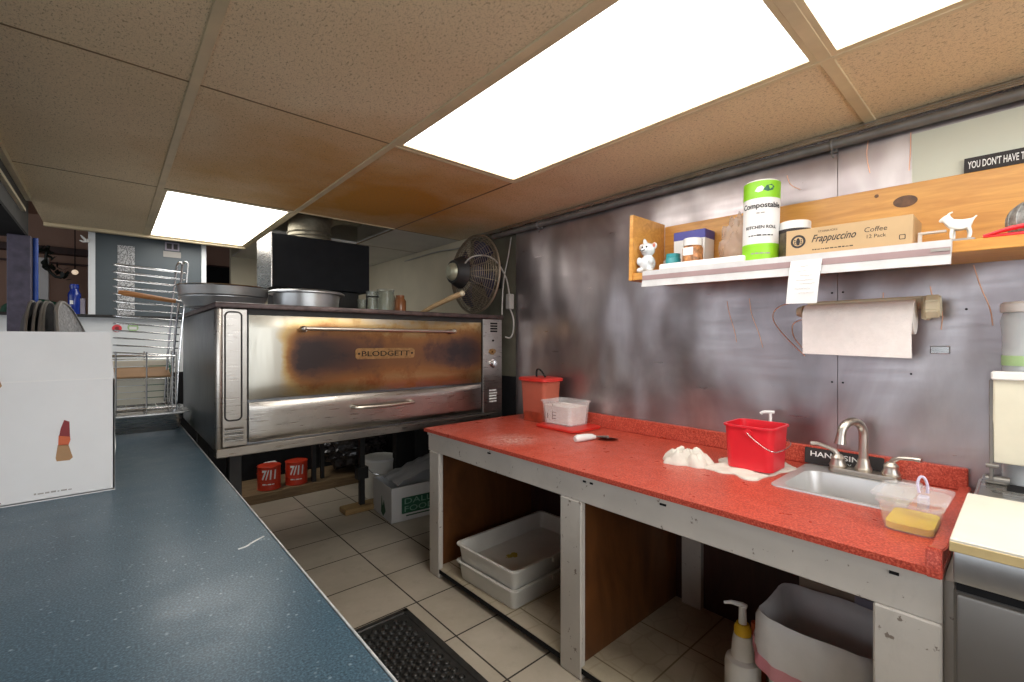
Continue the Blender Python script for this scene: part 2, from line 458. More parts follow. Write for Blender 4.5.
# ------------------------------------------------------------------ setting
ZC = 1.91
struct('floor', MB().box(-3, 1.97, -1.6, 6.6, -.05, 0), 'floor')
mb = MB(); mb.use('cream_wall').box(1.925, 1.985, -1.6, 6.6, 0, 2.45)
struct('wall_right', mb)
mb = MB().use('sheet').box(1.915, 1.925, -1.6, .4395, .02, 1.905).box(1.915, 1.925, .4415, 2.13, .02, 1.905)
stl = struct('trim_1', mb)
mk = MB().use('scratch_glint')
def onwall(pts, r): mk.tube([(1.9149, y, z) for y, z in pts], r*1.5, 5, 2)  # thin arcs painting reflected glints of swirl scratches onto the steel
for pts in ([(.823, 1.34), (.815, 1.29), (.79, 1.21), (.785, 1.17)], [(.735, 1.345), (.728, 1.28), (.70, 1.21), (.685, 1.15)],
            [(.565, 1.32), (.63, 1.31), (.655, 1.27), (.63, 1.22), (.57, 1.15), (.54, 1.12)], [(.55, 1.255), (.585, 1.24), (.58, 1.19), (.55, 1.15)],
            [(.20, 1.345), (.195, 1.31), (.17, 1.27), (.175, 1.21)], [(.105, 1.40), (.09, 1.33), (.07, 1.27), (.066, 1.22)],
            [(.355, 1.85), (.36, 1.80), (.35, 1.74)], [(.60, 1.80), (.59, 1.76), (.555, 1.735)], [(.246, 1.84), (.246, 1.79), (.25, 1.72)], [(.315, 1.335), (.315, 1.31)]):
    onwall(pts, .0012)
build('polish_glint', mk, None, stl)
mk = MB().use('black_metal')
for y, z in ((.425, 1.345), (.457, 1.345), (.425, 1.03), (.457, 1.03), (.24, 1.24), (.245, 1.07), (.12, 1.27)):
    mk.cyl((1.912, y, z), (1.916, y, z), .0032, seg=10)
build('screw', mk, None, stl)
struct('wall_near', MB().box(-3, 1.97, -1.66, -1.6, 0, .85).box(-3, 1.97, -1.66, -1.6, 1.85, 2.45).box(-3, -1.7, -1.66, -1.6, .85, 1.85).box(1.3, 1.97, -1.66, -1.6, .85, 1.85), 'cream_wall')
struct('wall_left', MB().box(-3.06, -3, -1.6, 6.6, 0, .8).box(-3.06, -3, -1.6, 6.6, 2.2, 2.45).box(-3.06, -3, -1.6, -.6, .8, 2.2).box(-3.06, -3, 4.2, 6.6, .8, 2.2), 'pink_wall')
struct('fill_window_near', MB().use('white_plastic').box(-1.7, 1.3, -1.65, -1.61, .85, .89).box(-1.7, 1.3, -1.65, -1.61, 1.81, 1.85).box(-1.7, -1.66, -1.65, -1.61, .85, 1.85).box(1.26, 1.3, -1.65, -1.61, .85, 1.85).box(-.22, -.18, -1.65, -1.61, .85, 1.85))  # window added behind the camera, unseen, to let in fill
struct('fill_window_left', MB().use('white_plastic').box(-3.05, -3.01, -.6, 4.2, .8, .84).box(-3.05, -3.01, -.6, 4.2, 2.16, 2.2).box(-3.05, -3.01, -.6, -.56, .8, 2.2).box(-3.05, -3.01, 4.16, 4.2, .8, 2.2).box(-3.05, -3.01, .98, 1.02, .8, 2.2).box(-3.05, -3.01, 2.58, 2.62, .8, 2.2))  # second added window, out of view, for fill from the left
def fill_daylight(name, loc, rot, sx, sy, e):  # area lights added outside the invented windows to brighten ceiling and carton
    l = bpy.data.lights.new(name, 'AREA'); l.shape = 'RECTANGLE'; l.size = sx; l.size_y = sy; l.energy = e; l.color = (.95, .97, 1.)
    o = bpy.data.objects.new(name, l); C.objects.link(o); o.location = loc; o.rotation_euler = rot
fill_daylight('fill_daylight', (-.2, -1.7, 1.35), (PI/2, 0, 0), 2.9, .96, 40)
fill_daylight('fill_daylight', (-3.1, 1.8, 1.5), (PI/2, 0, -PI/2), 4.7, 1.36, 28)
struct('wall_far', MB().box(-3, 1.92, 6.6, 6.66, 0, 2.45), 'pink_wall')
struct('wall_back', MB().box(.79, 1.92, 4.6, 4.66, 0, 2.45), 'cream_wall')
struct('ceiling_2', MB().box(-3.06, 1.985, -1.66, 6.66, 2.45, 2.5), 'pink_wall')
# half wall between kitchen and the next room, with framed panel above
mb = MB().use('white_wall').box(-2.2, .55, 4.15, 4.25, 0, 1.335).use('black_metal').box(-2.2, .56, 4.10, 4.28, 1.335, 1.352, .003)
struct('wall_pass', mb)
mb = MB().use('bluegrey').box(-.075, .52, 4.17, 4.2, 1.352, 2.45).use('white_wall').box(-.11, -.075, 4.15, 4.22, 1.352, 2.45).box(.52, .55, 4.15, 4.22, 1.352, 2.45)
struct('trim_2', mb)
struct('window_1', MB().use('darkwood').box(.84, 1.25, 6.57, 6.6, 1.87, 2.10).use('black').box(.87, 1.22, 6.56, 6.58, 1.89, 2.08), None)
struct('trim_3', MB().box(-2.6, .8, 6.44, 6.52, 2.05, 2.12, .004).box(-2.6, .8, 6.45, 6.5, 1.95, 1.965), 'darkwood')

struct('reflection_panel', MB().box(1.9105, 1.9149, -1.0, .243, 1.655, 1.832), mat('pale_reflection', (.58, .59, .48), .35, 0, .06, 3))  # pale board standing in for a bright reflection on the steel
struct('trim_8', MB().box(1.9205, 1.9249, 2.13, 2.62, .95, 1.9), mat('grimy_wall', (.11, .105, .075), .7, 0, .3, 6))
struct('shade_backing', MB().box(.30, 1.92, 4.09, 4.10, 0, .95).box(1.912, 1.9249, 2.131, 4.09, 0, .95).box(.30, .31, 3.35, 4.1, 0, .95), 'black')  # black sheets added in place of the shade under and behind the oven
# drop ceiling
XL = [-.31, .18, .79, 1.40, 1.915]; YL = [-1.6, -.875, .347, 1.572, 2.745, 4.03]
holes = {(2, 1), (2, 2), (1, 4)}
mb = MB(); mb.use('ceil')
for i in range(4):
    for j in range(5):
        if (i, j) in holes: continue
        if (i, j) == (2, 4): continue
        yy = YL[j+1] if not (j == 4 and i >= 2) else 3.36
        mb.use('white_tile' if i == 3 and j == 4 else 'ceil').box(XL[i], XL[i+1], YL[j], yy, ZC, ZC+.015)
mb.use('white_tile').box(.80, 1.40, 3.36, 4.6, ZC, ZC+.015); mb.box(1.40, 1.915, 3.36, 4.6, ZC, ZC+.015)
struct('ceiling', mb)
mb = MB().use('tbar')
for x, y1 in ((.18, 4.03), (.79, 4.03)):
    mb.box(x-.013, x+.013, -1.6, y1, ZC-.006, ZC+.004, .0015)
mb.box(1.40-.010, 1.40+.008, -1.6, 1.572, ZC-.006, ZC+.004, .0015)
mb.box(.79, 1.915, .347-.016, .347+.016, ZC-.0052, ZC+.004, .0015)
mb.use('tbar_dark')
mb.box(1.396, 1.404, 1.572, 4.6, ZC-.002, ZC+.003)
for a, b, y in ((-.31, .79, 1.572), (-.31, .79, .347), (-.31, .79, 2.745), (1.40, 1.915, 2.745), (1.40, 1.915, 3.36)):
    mb.box(a, b, y-.0035, y+.0035, ZC-.001, ZC+.003)
mb.use('tbar').box(.79, 1.40, 1.572-.008, 1.572+.008, ZC-.0052, ZC+.004, .001).box(.79, 1.40, 2.739, 2.751, ZC-.004, ZC+.004)
mb.box(-.31, .79, 4.02, 4.06, ZC-.02, ZC+.01, .003)
mb.use('steel').box(1.895, 1.914, -1.6, 2.6, ZC-.026, ZC-.002, .002)
struct('trim_4', mb)
# soffit beam on the left of the kitchen
mb = MB().use('black').box(-.52, -.32, -1.6, 3.45, 1.71, 1.725).use('black_metal').box(-.52, -.32, -1.6, 3.45, 1.725, 2.45).use('ivory').box(-.32, -.305, -1.6, 3.2, 1.80, 1.815).box(-.32, -.30, -1.6, 3.35, 1.885, 1.908)
struct('trim_5', mb)

def light(x0, x1, y0, y1, label):
    t = thing('ceiling_light', label, 'ceiling light', ((x0+x1)/2, (y0+y1)/2, ZC-.004), 'fluorescent ceiling panels')
    f = MB().use('tbar'); e = .004; w = .026
    f.box(x0+e+w, x1-e-w, y0+e, y0+e+w, ZC-.004, ZC+.09).box(x0+e+w, x1-e-w, y1-e-w, y1-e, ZC-.004, ZC+.09)
    f.box(x0+e, x0+e+w, y0+e, y1-e, ZC-.004, ZC+.09).box(x1-e-w, x1-e, y0+e, y1-e, ZC-.004, ZC+.09)
    f.box(x0+e, x1-e, y0+e, y1-e, ZC+.09, ZC+.1)
    build('frame', f, None, t)
    build('diffuser', MB().box(x0+e+w, x1-e-w, y0+e+w, y1-e-w, ZC+.002, ZC+.008), 'emit', t)
light(.79, 1.40, .347, 1.572, 'large lit ceiling panel over the aisle in front of the oven')
light(.79, 1.40, -.875, .347, 'lit ceiling panel cut off by the top right edge of the photo')
light(.18, .79, 2.745, 4.03, 'lit ceiling panel farthest away, above the oven pans')

# pipe along wall
t = thing('conduit_pipe', 'dark grey pipe running along the steel wall under the ceiling', 'pipe', (1.87, .3, 1.83))
build('pipe', MB().cyl((1.885, -1.5, 1.857), (1.885, 2.32, 1.857), .0155, seg=16), 'pipe', t)
for y in (.45, 1.9):
    b = MB()
    b.ring((1.885, y, 1.857), .0175, .004, (0, 1, 0), 20).box(1.9, 1.914, y-.012, y+.012, 1.835, 1.90, .002)
    b.tube([(1.885, y, 1.835), (1.88, y, 1.822), (1.885, y-.004, 1.812), (1.892, y, 1.82)], .003, 6, 1)
    build('clamp', b, 'pipe', t)

# ------------------------------------------------------------------ blue counter
t = thing('blue_counter', 'long speckled slate blue counter beside the white carton', 'counter', (-.25, 1.3, 0))
build('worktop', MB().box(-.9, .279, -.9, 3.3, .69, .73, .003), 'blue', t)
build('edge_strip', MB().box(.279, .2825, -.9, 3.3, .688, .7305, .001), 'blue_edge', t)
build('base', MB().box(-.86, .22, -.86, 3.27, .08, .69).box(-.82, .16, -.82, 3.24, 0, .08), 'darkwood', t)
s = MB()
s.tube([(.205, 1.115, .7302), (.222, 1.118, .7304), (.232, 1.13, .7304), (.262, 1.15, .7302)], [.002], 5, 1)
build('scratch', s, 'blue_edge', t)

# white carton
t = thing('carton', 'white cardboard carton with torn label, standing on the blue counter', 'box', (-.2, 2.1, .73))
c = MB(); x0, x1, y0, y1, zt = -.42, .011, 1.81, 2.44, 1.064; k = .006
c.box(x0, x1, y0, y0+k, .732, zt, .001).box(x0, x1, y1-k, y1, .732, zt, .001).box(x0, x0+k, y0, y1, .732, zt, .001).box(x1-k, x1, y0, y1, .732, zt, .001).box(x0, x1, y0, y1, .73, .736)
build('body', c, 'carton', t)
f = MB(); f.prism([(x0, 0), (x1-.002, 0), (x1-.012, .136), (x0, .136)], .005, Matrix.Translation((0, y0+.006, zt+.001)) @ Matrix.Rotation(math.radians(-2), 4, 'X') @ FRONT, .0008)
build('flap', f, 'carton', t)
f = MB().box(x0+.03, x0+.034, y0+.01, y1-.01, zt-.02, zt+.10); build('flap', f, 'carton', t)
e = MB().use('cardboard'); e.box(x0+.006, x1, y0+.0005, y0+.004, zt-.001, zt+.0015)
build('fold', e, 'white_plastic', t)
p = MB(); FP = lambda x, z: Matrix.Translation((x, y0+.0003, z)) @ FRONT
p.use('dark_red').prism([(-.105, .927), (-.098, .951), (-.087, .945), (-.086, .902), (-.108, .907)], .0012, FP(0, 0))
p.use('orange').prism([(-.109, .908), (-.086, .904), (-.085, .893), (-.089, .878), (-.110, .880)], .0010, FP(0, 0))
p.use('cardboard').prism([(-.111, .881), (-.089, .880), (-.084, .858), (-.080, .842), (-.087, .835), (-.113, .836), (-.115, .845)], .0010, FP(0, 0))
pt = build('torn_patch', p, None, t); pt['label'] = 'torn red orange and brown patch'
p = MB().use('cardboard').prism([(-.26, 1.04), (-.225, 1.042), (-.216, 1.055), (-.220, 1.068), (-.232, 1.078), (-.26, 1.075)], .0015, FP(0, 0))
build('tear', p, None, t); p = MB()
p.use('dark_red').prism([(-.26, .735), (-.225, .735), (-.218, .742), (-.225, .75), (-.26, .75)], .0015, FP(0, 0))
build('tear', p, None, t)
mk = MB().use('greyink'); mk.merge(dashes(.075, .006, 1), Matrix.Translation((-.12, y0, .752)) @ Matrix.Rotation(math.radians(0), 4, 'X') @ FRONT); 
build('print', mk, None, t)

# round pans standing in the carton
def disc_pan(name, cx, cy, cz, R, yaw, lean, rim, face, label, depth=.02, rr=.004):
    t = thing(name, label, 'pan', (cx, cy, cz-R), 'round pans standing in the carton')
    ax = V((1, 0, 0)); ax.rotate(Matrix.Rotation(lean, 3, 'Y')); ax.rotate(Matrix.Rotation(yaw, 3, 'Z'))
    build('plate', MB().lathe([(0, 0), (R*.86, 0), (R, depth), (R, depth+.002), (R*.85, .0025), (0, .0025)], (cx, cy, cz), ax, 48), face, t)
    build('rim', MB().ring(V((cx, cy, cz))+ax*depth, R, rr, ax, 48), rim, t)
    return t
ord_ = ['leftmost', 'second from the left', 'third from the left', 'fourth from the left']
for i, (x, yw) in enumerate(((-.192, -.5), (-.175, -1), (-.160, -1.5), (-.134, -3))):
    disc_pan('pizza_pan', x, 2.15, 1.022, .282, math.radians(yw), math.radians(-3 if i < 3 else -7), 'pan_rim', 'pan_dark', f'dark round pan on edge behind the white carton flap, {ord_[i]}', .018)
disc_pan('pizza_screen', -.066, 2.17, 1.030, .282, math.radians(-6), math.radians(-13), 'alum', 'screen', 'light grey perforated round screen leaning beside the dark pans', .008, .006)

# ------------------------------------------------------------------ wire rack, tray, etc behind the carton
t = thing('steam_tray', 'shallow stainless tray with wide rim under the wire rack', 'tray', (.1, 2.98, .73))
build('tray', tray_mb(-.19, .283, 2.82, 3.13, .73, .822, .003, .022, .03, .022), 'steel', t)
t = thing('wire_rack', 'low chrome wire cage rack standing in the stainless tray', 'rack', (.13, 2.95, .74))
b = MB()
for y in (2.86, 3.08):
    for z in (.835, .842, 1.10): b.tube([(-.1, y, z), (.25, y, z)], .0035, 6)
    for x in (-.1, .02, .134, .235, .25): b.tube([(x, y, .742), (x, y, 1.12)], .0035, 6)
for x in (-.1, .25):
    for z in (.842, 1.1): b.tube([(x, 2.86, z), (x, 3.08, z)], .0035, 6)
build('frame', b, 'chrome', t)
b = MB()
for k in range(9):
    z = .865+.027*k
    b.tube([(-.1, 3.075, z), (.25, 3.075, z)], .0025, 6)
    b.tube([(-.1, 2.865, z+.012), (-.1, 3.08, z+.012)], .0025, 6); b.tube([(.25, 2.865, z+.012), (.25, 3.08, z+.012)], .0025, 6)
for k in range(8):
    x = -.06+.04*k; b.tube([(x, 2.86, .842), (x, 3.08, .842)], .0022, 6)
build('wire', b, 'chrome', t)
t = thing('stacked_card', 'cream ribbed plastic sheet stack standing inside the wire cage rack', 'sheet', (.07, 3.04, .845))
b = MB()
for k in range(7): b.box(-.09, .225, 3.05-.005, 3.06, .847+.033*k, .876+.033*k, .002)
build('sheet', b, 'cream_plastic', t)
t = thing('grid_rack', 'tall chrome wire grid leaning above the low cage rack', 'rack', (.14, 2.95, 1.1))
b = MB()
def gp(s_, tt): return V((.02+.222*s_ + .045*(tt), 2.98, 1.085+.0+.475*tt))
for off in (0, .035):
    top = .5+.0
    b.tube([(.212+off*.6, 2.98-off, .86), (.225+off*.6, 2.98-off, 1.10), (.262+off*.6, 2.98-off, 1.565), (.272+off*.6, 2.98-off, 1.592), (.285+off*.6, 2.98-off, 1.592), (.29+off*.6, 2.98-off, 1.57), (.25+off*.6, 2.98-off, 1.10), (.24+off*.6, 2.98-off, .86)], .0045, 8, 1)
build('upright', b, 'chrome', t)
b = MB()
for k in range(13):
    z = 1.10+.0365*k; xr = .225+.037*(k/12)+.02
    b.tube([(.022, 2.98, z+.018), (.10, 2.965, z+.012), (xr, 2.965, z), (xr+.02, 2.99, z), (xr-.01, 3.02, z+.004), (.022, 3.02, z+.016), (.012, 3.0, z+.018), (.022, 2.98, z+.018)], .0032, 6)
build('shelf_wire', b, 'chrome', t)
t = tag(build('card_sheet', MB().box(.0, .232, -.085, .085, -.004, .004, .001, 1, Matrix.Translation((0, 2.965, 1.016)) @ Matrix.Rotation(math.radians(13), 4, 'X')), 'cardboard'), 'brown cardboard sheet slanting inside the low wire cage rack', 'cardboard')
t = thing('pizza_peel', 'pizza peel with brown handle sticking out left over the wire rack', 'peel', (.15, 2.75, 1.34))
build('handle', MB().tube([(.028, 2.75, 1.398), (.05, 2.75, 1.396), (.15, 2.75, 1.382), (.24, 2.75, 1.369)], [.008, .013, .012, .010], 10), 'handlewood', t)
build('blade', MB().tube([(.235, 2.75, 1.370), (.29, 2.75, 1.362), (.33, 2.75, 1.350)], [.007, .007, .006], 8).prism([(.30, -.03), (.36, -.12), (.60, -.13), (.62, -.1), (.62, .1), (.60, .13), (.36, .12), (.30, .03)], .003, Matrix.Translation((0, 2.75, 1.3365))), 'alum', t)

# ------------------------------------------------------------------ pizza oven
OX0, OX1, OY0, OY1, OZ0, OZ1 = .323, 1.846, 2.185, 3.30, .70, 1.335
t = thing('pizza_oven', 'large stainless deck oven with scorched brown door', 'oven', (1.08, 2.75, 0))
build('body', MB().use('steel_side').box(OX0, OX1, OY0+.03, OY1, OZ0+.02, 1.31, .004), None, t)
b = MB().use('steel_dirty').box(OX0, .344, OY0, OY0+.05, OZ0, 1.312, .006, 2)
b.box(.344, .437, OY0+.004, OY0+.05, .735, 1.31, .003)
lp = build('side_panel', b, None, t)
b = MB(); b.tube([(x+.385, OY0+.004, z+1.07) for x, z in rrect(.060, .452, .018)] + [(.385+.03, OY0+.004, 1.07+.208)], .0035, 6)
build('panel_bead', b, 'pan_dark', lp)
b = MB()
for k in range(3): b.prism([(0, 0), (.012, .004), (.012, .008), (0, .016)], .068, Matrix.Translation((.353, OY0+.004, .757+.021*k)) @ Matrix(((0, 0, 1, 0), (-1, 0, 0, 0), (0, 1, 0, 0), (0, 0, 0, 1))))
build('louvre', b, 'steel', lp)
b = MB().use('oven_top').box(OX0-.006, OX1+.006, OY0-.012, OY1, 1.312, 1.335, .005, 2)
build('top', b, None, t)
build('top_rail', MB().box(.44, 1.69, OY0+.012, OY0+.03, 1.288, 1.313), 'black_metal', t)
# doors: slightly bulged sheets with rolled edges
def door(name, x0, x1, z0, z1, m, bul):
    b = bmesh.new(); nx, nz = 24, 12; g = []
    for j in range(nz+1):
        v = j/nz; row = []
        for i in range(nx+1):
            u = i/nx
            e = min(1, min(v, 1-v)*nz/1.6); e2 = min(1, min(u, 1-u)*nx/1.5)
            y = OY0+.006 - bul*(math.sin(e*PI/2))*(math.sin(e2*PI/2))
            row.append(b.verts.new((x0+(x1-x0)*u, y, z0+(z1-z0)*v)))
        g.append(row)
    for j in range(nz):
        for i in range(nx): b.faces.new((g[j][i], g[j][i+1], g[j+1][i+1], g[j+1][i]))
    ed = [e for e in b.edges if e.is_boundary]
    r = bmesh.ops.extrude_edge_only(b, edges=ed); bmesh.ops.translate(b, verts=[v for v in r['geom'] if isinstance(v, bmesh.types.BMVert)], vec=(0, .02, 0))
    mm = MB(); mm.merge(b); return build(name, mm, m, t, 50)
d1 = door('door', .442, 1.686, .925, 1.286, 'door', .014)
d2 = door('lower_door', .443, 1.686, .742, .912, 'steel_dirty', .012)
b = MB(); hy = OY0-.05
b.cyl((.650, hy, 1.231), (1.452, hy, 1.228), .0085, seg=14)
for x in (.657, 1.446): b.cyl((x, hy, 1.230), (x, OY0-.004, 1.228), .011, .016, 14)
for x in (.648, 1.454): b.sphere((x, hy, 1.23), .013)
build('handle', b, 'nickel', d1)
b = MB(); b.prism(rrect(.325, .054, .016, 5), .005, Matrix.Translation((1.06, OY0-.009, 1.112)) @ FRONT, .0015)
npl = build('nameplate', b, 'brass', d1)
b = MB(); b.merge(text_bm('BLODGETT', w=.26, h=.026, depth=.002), Matrix.Translation((1.06, OY0-.0142, 1.112)) @ FRONT)
for x in (.915, 1.205): b.cyl((x, OY0-.0145, 1.112), (x, OY0-.018, 1.112), .005, seg=8)
build('lettering', b, 'black', npl)
b = MB().tube([(.885, OY0-.006, .853), (.888, OY0-.04, .853), (.90, OY0-.045, .852), (1.04, OY0-.047, .849), (1.19, OY0-.045, .852), (1.203, OY0-.04, .853), (1.206, OY0-.006, .853)], .0085, 10, 1)
build('handle', b, 'nickel', d2)
b = MB().box(OX0, OX1, OY0-.004, OY0+.04, .695, .733, .003)
build('base_rail', b, 'steel_dirty', t)
b = MB().use('steel_dirty').box(1.695, OX1, OY0, OY0+.05, .735, 1.31, .003)
cp = build('control_panel', b, None, t)
b = MB()
for k in range(4): b.box(1.752, 1.806, OY0-.002, OY0+.002, 1.23+.016*k, 1.24+.016*k)
build('vent_slot', b, 'black', cp)
b = MB().lathe([(0, 0), (.026, 0), (.026, .006), (.02, .008), (.018, .022), (0, .024)], (1.772, OY0, 1.036), (0, -1, 0), 24).box(1.769, 1.775, OY0-.03, OY0-.022, 1.02, 1.052)
build('knob', b, 'chrome', cp)
b = MB().prism([(-.028, -.004), (-.012, -.018), (.006, -.02), (.026, -.004), (.024, .012), (.0, .018), (-.02, .014)], .006, Matrix.Translation((1.766, OY0, 1.11)) @ FRONT, .001)
b.cyl((1.766, OY0-.006, 1.11), (1.766, OY0-.02, 1.11), .008, seg=12)
build('valve', b, 'brass', cp)
build('pilot', MB().cyl((1.772, OY0, 1.178), (1.772, OY0-.006, 1.178), .006, seg=10), 'black', cp)
b = MB()
for k in range(5): b.box(1.742, 1.80+.004*(k % 2), OY0-.0012, OY0+.001, .80+.017*k, .807+.017*k)
build('dial_print', b, 'whiteink', cp)
for x, y, w in ((.38, 2.26, .05), (1.60, 3.12, .16), (.38, 3.18, .05), (1.77, 2.26, .05)):
    build('leg', MB().box(x, x+w, y, y+.06, 0, .70, .004), 'black_metal', t)
b = MB().box(1.295, 1.33, 3.05, 3.085, .04, .70, .003).box(1.275, 1.35, 3.04, 3.095, .22, .30)
build('prop_post', b, 'black_metal', t)
build('shelf_post', MB().box(1.185, 1.215, 3.7, 3.73, .07, .72).box(1.27, 1.295, 3.75, 3.78, .07, .72).box(1.18, 1.3, 3.29, 3.78, .705, .72), 'black_metal', t)
tag(build('timber_block', MB().box(1.18, 1.52, 3.02, 3.13, 0, .04, .006), 'block'), 'yellowish timber block on the floor under the oven post', 'wood block')

# round pans on top
t = thing('shallow_pan', 'shallow aluminium pan lying directly on the peel on the left of the oven top', 'pan', (.42, 2.68, 1.34))
build('pan', MB().lathe([(0, 0), (.16, 0), (.185, .045), (.19, .045), (.19, .048), (.183, .048), (.158, .004), (0, .004)], (.43, 2.66, 1.340), seg=48), 'alum', t)
t = thing('deep_pan', 'deep round aluminium pan, upper one on the left of the oven top', 'pan', (.42, 2.64, 1.39))
build('pan', MB().lathe([(0, 0), (.18, 0), (.186, .004), (.196, .045), (.192, .045), (.18, .006), (0, .006)], (.425, 2.63, 1.3885), seg=56), 'alum', t)
build('rim', MB().ring((.425, 2.63, 1.435), .196, .004, seg=56), 'chrome', t)
t = thing('lidded_pan', 'round aluminium pan in the middle of the oven top before the black hood', 'pan', (.75, 2.47, 1.335))
build('pan', MB().lathe([(0, 0), (.15, 0), (.158, .075), (0, .075)], (.765, 2.47, 1.335), seg=56), 'alum', t)
build('lid', MB().lathe([(0, .075), (.178, .075), (.183, .078), (.183, .084), (.17, .092), (.0, .094)], (.765, 2.47, 1.335), seg=56), 'alum', t)

# hood + duct
t = thing('exhaust_hood', 'black box shaped exhaust hood behind the oven with steel side', 'hood', (.98, 3.0, 1.335))
build('shell', MB().use('hood').box(.692, 1.272, 2.85, 3.18, 1.487, 1.796, .003), None, t)
build('end_plate', MB().box(.686, .692, 2.846, 3.18, 1.485, 1.798, .001), 'steel', t)
build('flue', MB().box(.74, 1.22, 2.9, 3.15, 1.335, 1.49), 'black_metal', t)
b = MB().tube([(.95, 3.02, 1.79), (.95, 3.02, 1.86), (.96, 3.04, 1.95), (1.02, 3.06, 2.03), (1.13, 3.08, 2.09), (1.3, 3.08, 2.1)], .125, 28, 1)
for z in (1.80, 1.825, 1.85): b.ring((.95, 3.02, z), .127, .005, seg=32)
build('duct', b, 'galv', t)

# glass jars
t = thing('glass_jar', 'small clear glass with a black band, leftmost beside the pans on the oven', 'jar', (1.1, 2.5, 1.335), 'glassware on the oven top')
build('glass', MB().lathe([(0, 0), (.024, 0), (.03, .075), (.028, .075), (.022, .004), (0, .004)], (1.075, 2.5, 1.335), seg=24), 'glass', t)
build('band', MB().box(1.085, 1.16, 2.47, 2.476, 1.425, 1.432).box(1.085, 1.091, 2.47, 2.476, 1.335, 1.43), 'black', t)
t = thing('glass_jar', 'clear glass tumbler second from the left on the oven', 'jar', (1.16, 2.55, 1.335), 'glassware on the oven top')
build('glass', MB().lathe([(0, 0), (.032, 0), (.036, .13), (.034, .13), (.030, .005), (0, .005)], (1.15, 2.54, 1.335), seg=24), 'glass', t)
t = thing('glass_jar', 'wide clear glass jar, largest of the glassware on the oven', 'jar', (1.2, 2.55, 1.335), 'glassware on the oven top')
build('glass', MB().lathe([(0, 0), (.055, 0), (.058, .1), (.05, .118), (.05, .135), (.047, .135), (.047, .116), (.053, .1), (.05, .005), (0, .005)], (1.245, 2.56, 1.335), seg=28), 'glass', t)
build('lid', MB().lathe([(0, .136), (.053, .136), (.053, .148), (0, .148)], (1.245, 2.56, 1.335), seg=28), 'glass', t)
t = thing('amber_jar', 'brown amber jar at the right end of the glassware on the oven', 'jar', (1.33, 2.55, 1.335))
build('jar', MB().lathe([(0, 0), (.036, 0), (.036, .085), (.026, .1), (.026, .12), (0, .12)], (1.335, 2.55, 1.335), seg=24), 'amber', t)
t = thing('peel_handle', 'pale round wooden handle sticking up on the right of the oven top', 'handle', (1.5, 2.5, 1.34))
build('shaft', MB().tube([(1.48, 2.55, 1.352), (1.51, 2.46, 1.39), (1.565, 2.31, 1.443), (1.585, 2.25, 1.460)], [.012, .015, .017, .017], 12), 'palewood', t)
build('end_cap', MB().sphere((1.586, 2.248, 1.461), .018), 'ivory', t)

# fan
FC = V((1.735, 2.32, 1.598)); FR = .245
t = thing('wall_fan', 'dark caged fan in the corner right of the oven top', 'fan', (1.8, 2.28, 1.34))
b = MB()
for k in range(16):
    q = .30+.70*k/15; R = FR*q; b.ring((FC.x-.11*math.cos(q*PI/2)**.7, FC.y, FC.z), R, .0021, (1, 0, 0), 40, 4)
    b.ring((FC.x+.10*math.cos(q*PI/2)**.7, FC.y, FC.z), R, .0016, (1, 0, 0), 40, 4)
b.ring(FC, FR, .007, (1, 0, 0), 48, 8)
for k in range(24):
    a = 2*PI*k/24
    for sg in (-1, 1):
        b.tube([(FC.x+sg*(.11 if sg < 0 else .10)*math.cos(q*PI/2)**.7, FC.y+FR*q*math.cos(a), FC.z+FR*q*math.sin(a)) for q in (.25, .5, .75, .9, 1.)], .0016, 4)
build('grille', b, mat('fan_wire', (.26, .21, .15), .4, .6), t)
b = MB()
for k in range(4):
    a = 2*PI*k/4+.5; rows = []
    for q in (.25, .55, .85):
        tw = math.radians(38-18*q); hw = .45*(.6+.5*q)
        rows.append([V((FC.x+.03*s_*math.sin(tw)*1.2, FC.y+FR*q*math.cos(a+s_*hw), FC.z+FR*q*math.sin(a+s_*hw))) for s_ in (-1, -.5, 0, .5, 1)])
    b.loft([[*r, *[p+V((.003, 0, 0)) for p in r[::-1]]] for r in rows])
b.lathe([(0, -.04), (.05, -.035), (.06, 0), (.06, .03), (0, .03)], FC, (1, 0, 0), 24)
build('blade', b, 'blade', t)
build('motor', MB().lathe([(0, .0), (.07, .0), (.085, .05), (.08, .09), (0, .11)], FC+V((.03, 0, 0)), (1, 0, 0), 24).cyl((1.86, FC.y, FC.z), (1.925, FC.y, FC.z), .03).box(1.908, 1.9249, FC.y-.05, FC.y+.05, FC.z-.08, FC.z+.08), 'black_metal', t)
build('hub_badge', MB().lathe([(0, .03), (.03, .03), (.05, .015), (.055, .0), (.05, -.01), (0, -.01)], FC+V((-.17, 0, 0)), (-1, 0, 0), 28), 'badge', t)
build('hub_cover', MB().lathe([(0, .0), (.10, .0), (.07, .06), (0, .06)], FC+V((-.11, 0, 0)), (-1, 0, 0), 28), 'black_metal', t)
# cables
t = thing('power_cable', 'grey cable looping from the fan down to the box beside the oven', 'cable', (1.87, 2.2, 1.3))
b = MB().tube([(1.60, 2.27, 1.62), (1.62, 2.20, 1.69), (1.74, 2.14, 1.69), (1.85, 2.15, 1.58), (1.875, 2.15, 1.48), (1.88, 2.15, 1.42)], .005, 8, 2)
b.tube([(1.90, 2.16, 1.83), (1.88, 2.16, 1.72), (1.82, 2.14, 1.56), (1.80, 2.13, 1.40), (1.80, 2.13, 1.337)], .004, 8, 2)
b.tube([(1.88, 2.15, 1.38), (1.895, 2.13, 1.32), (1.895, 2.13, 1.24), (1.88, 2.14, 1.19), (1.86, 2.17, 1.20)], .005, 8, 2)
b.tube([(1.93, 3.6, 1.87), (1.90, 3.0, 1.87), (1.88, 2.75, 1.84), (1.84, 2.6, 1.83), (1.82, 2.5, 1.86)], .006, 8, 2)
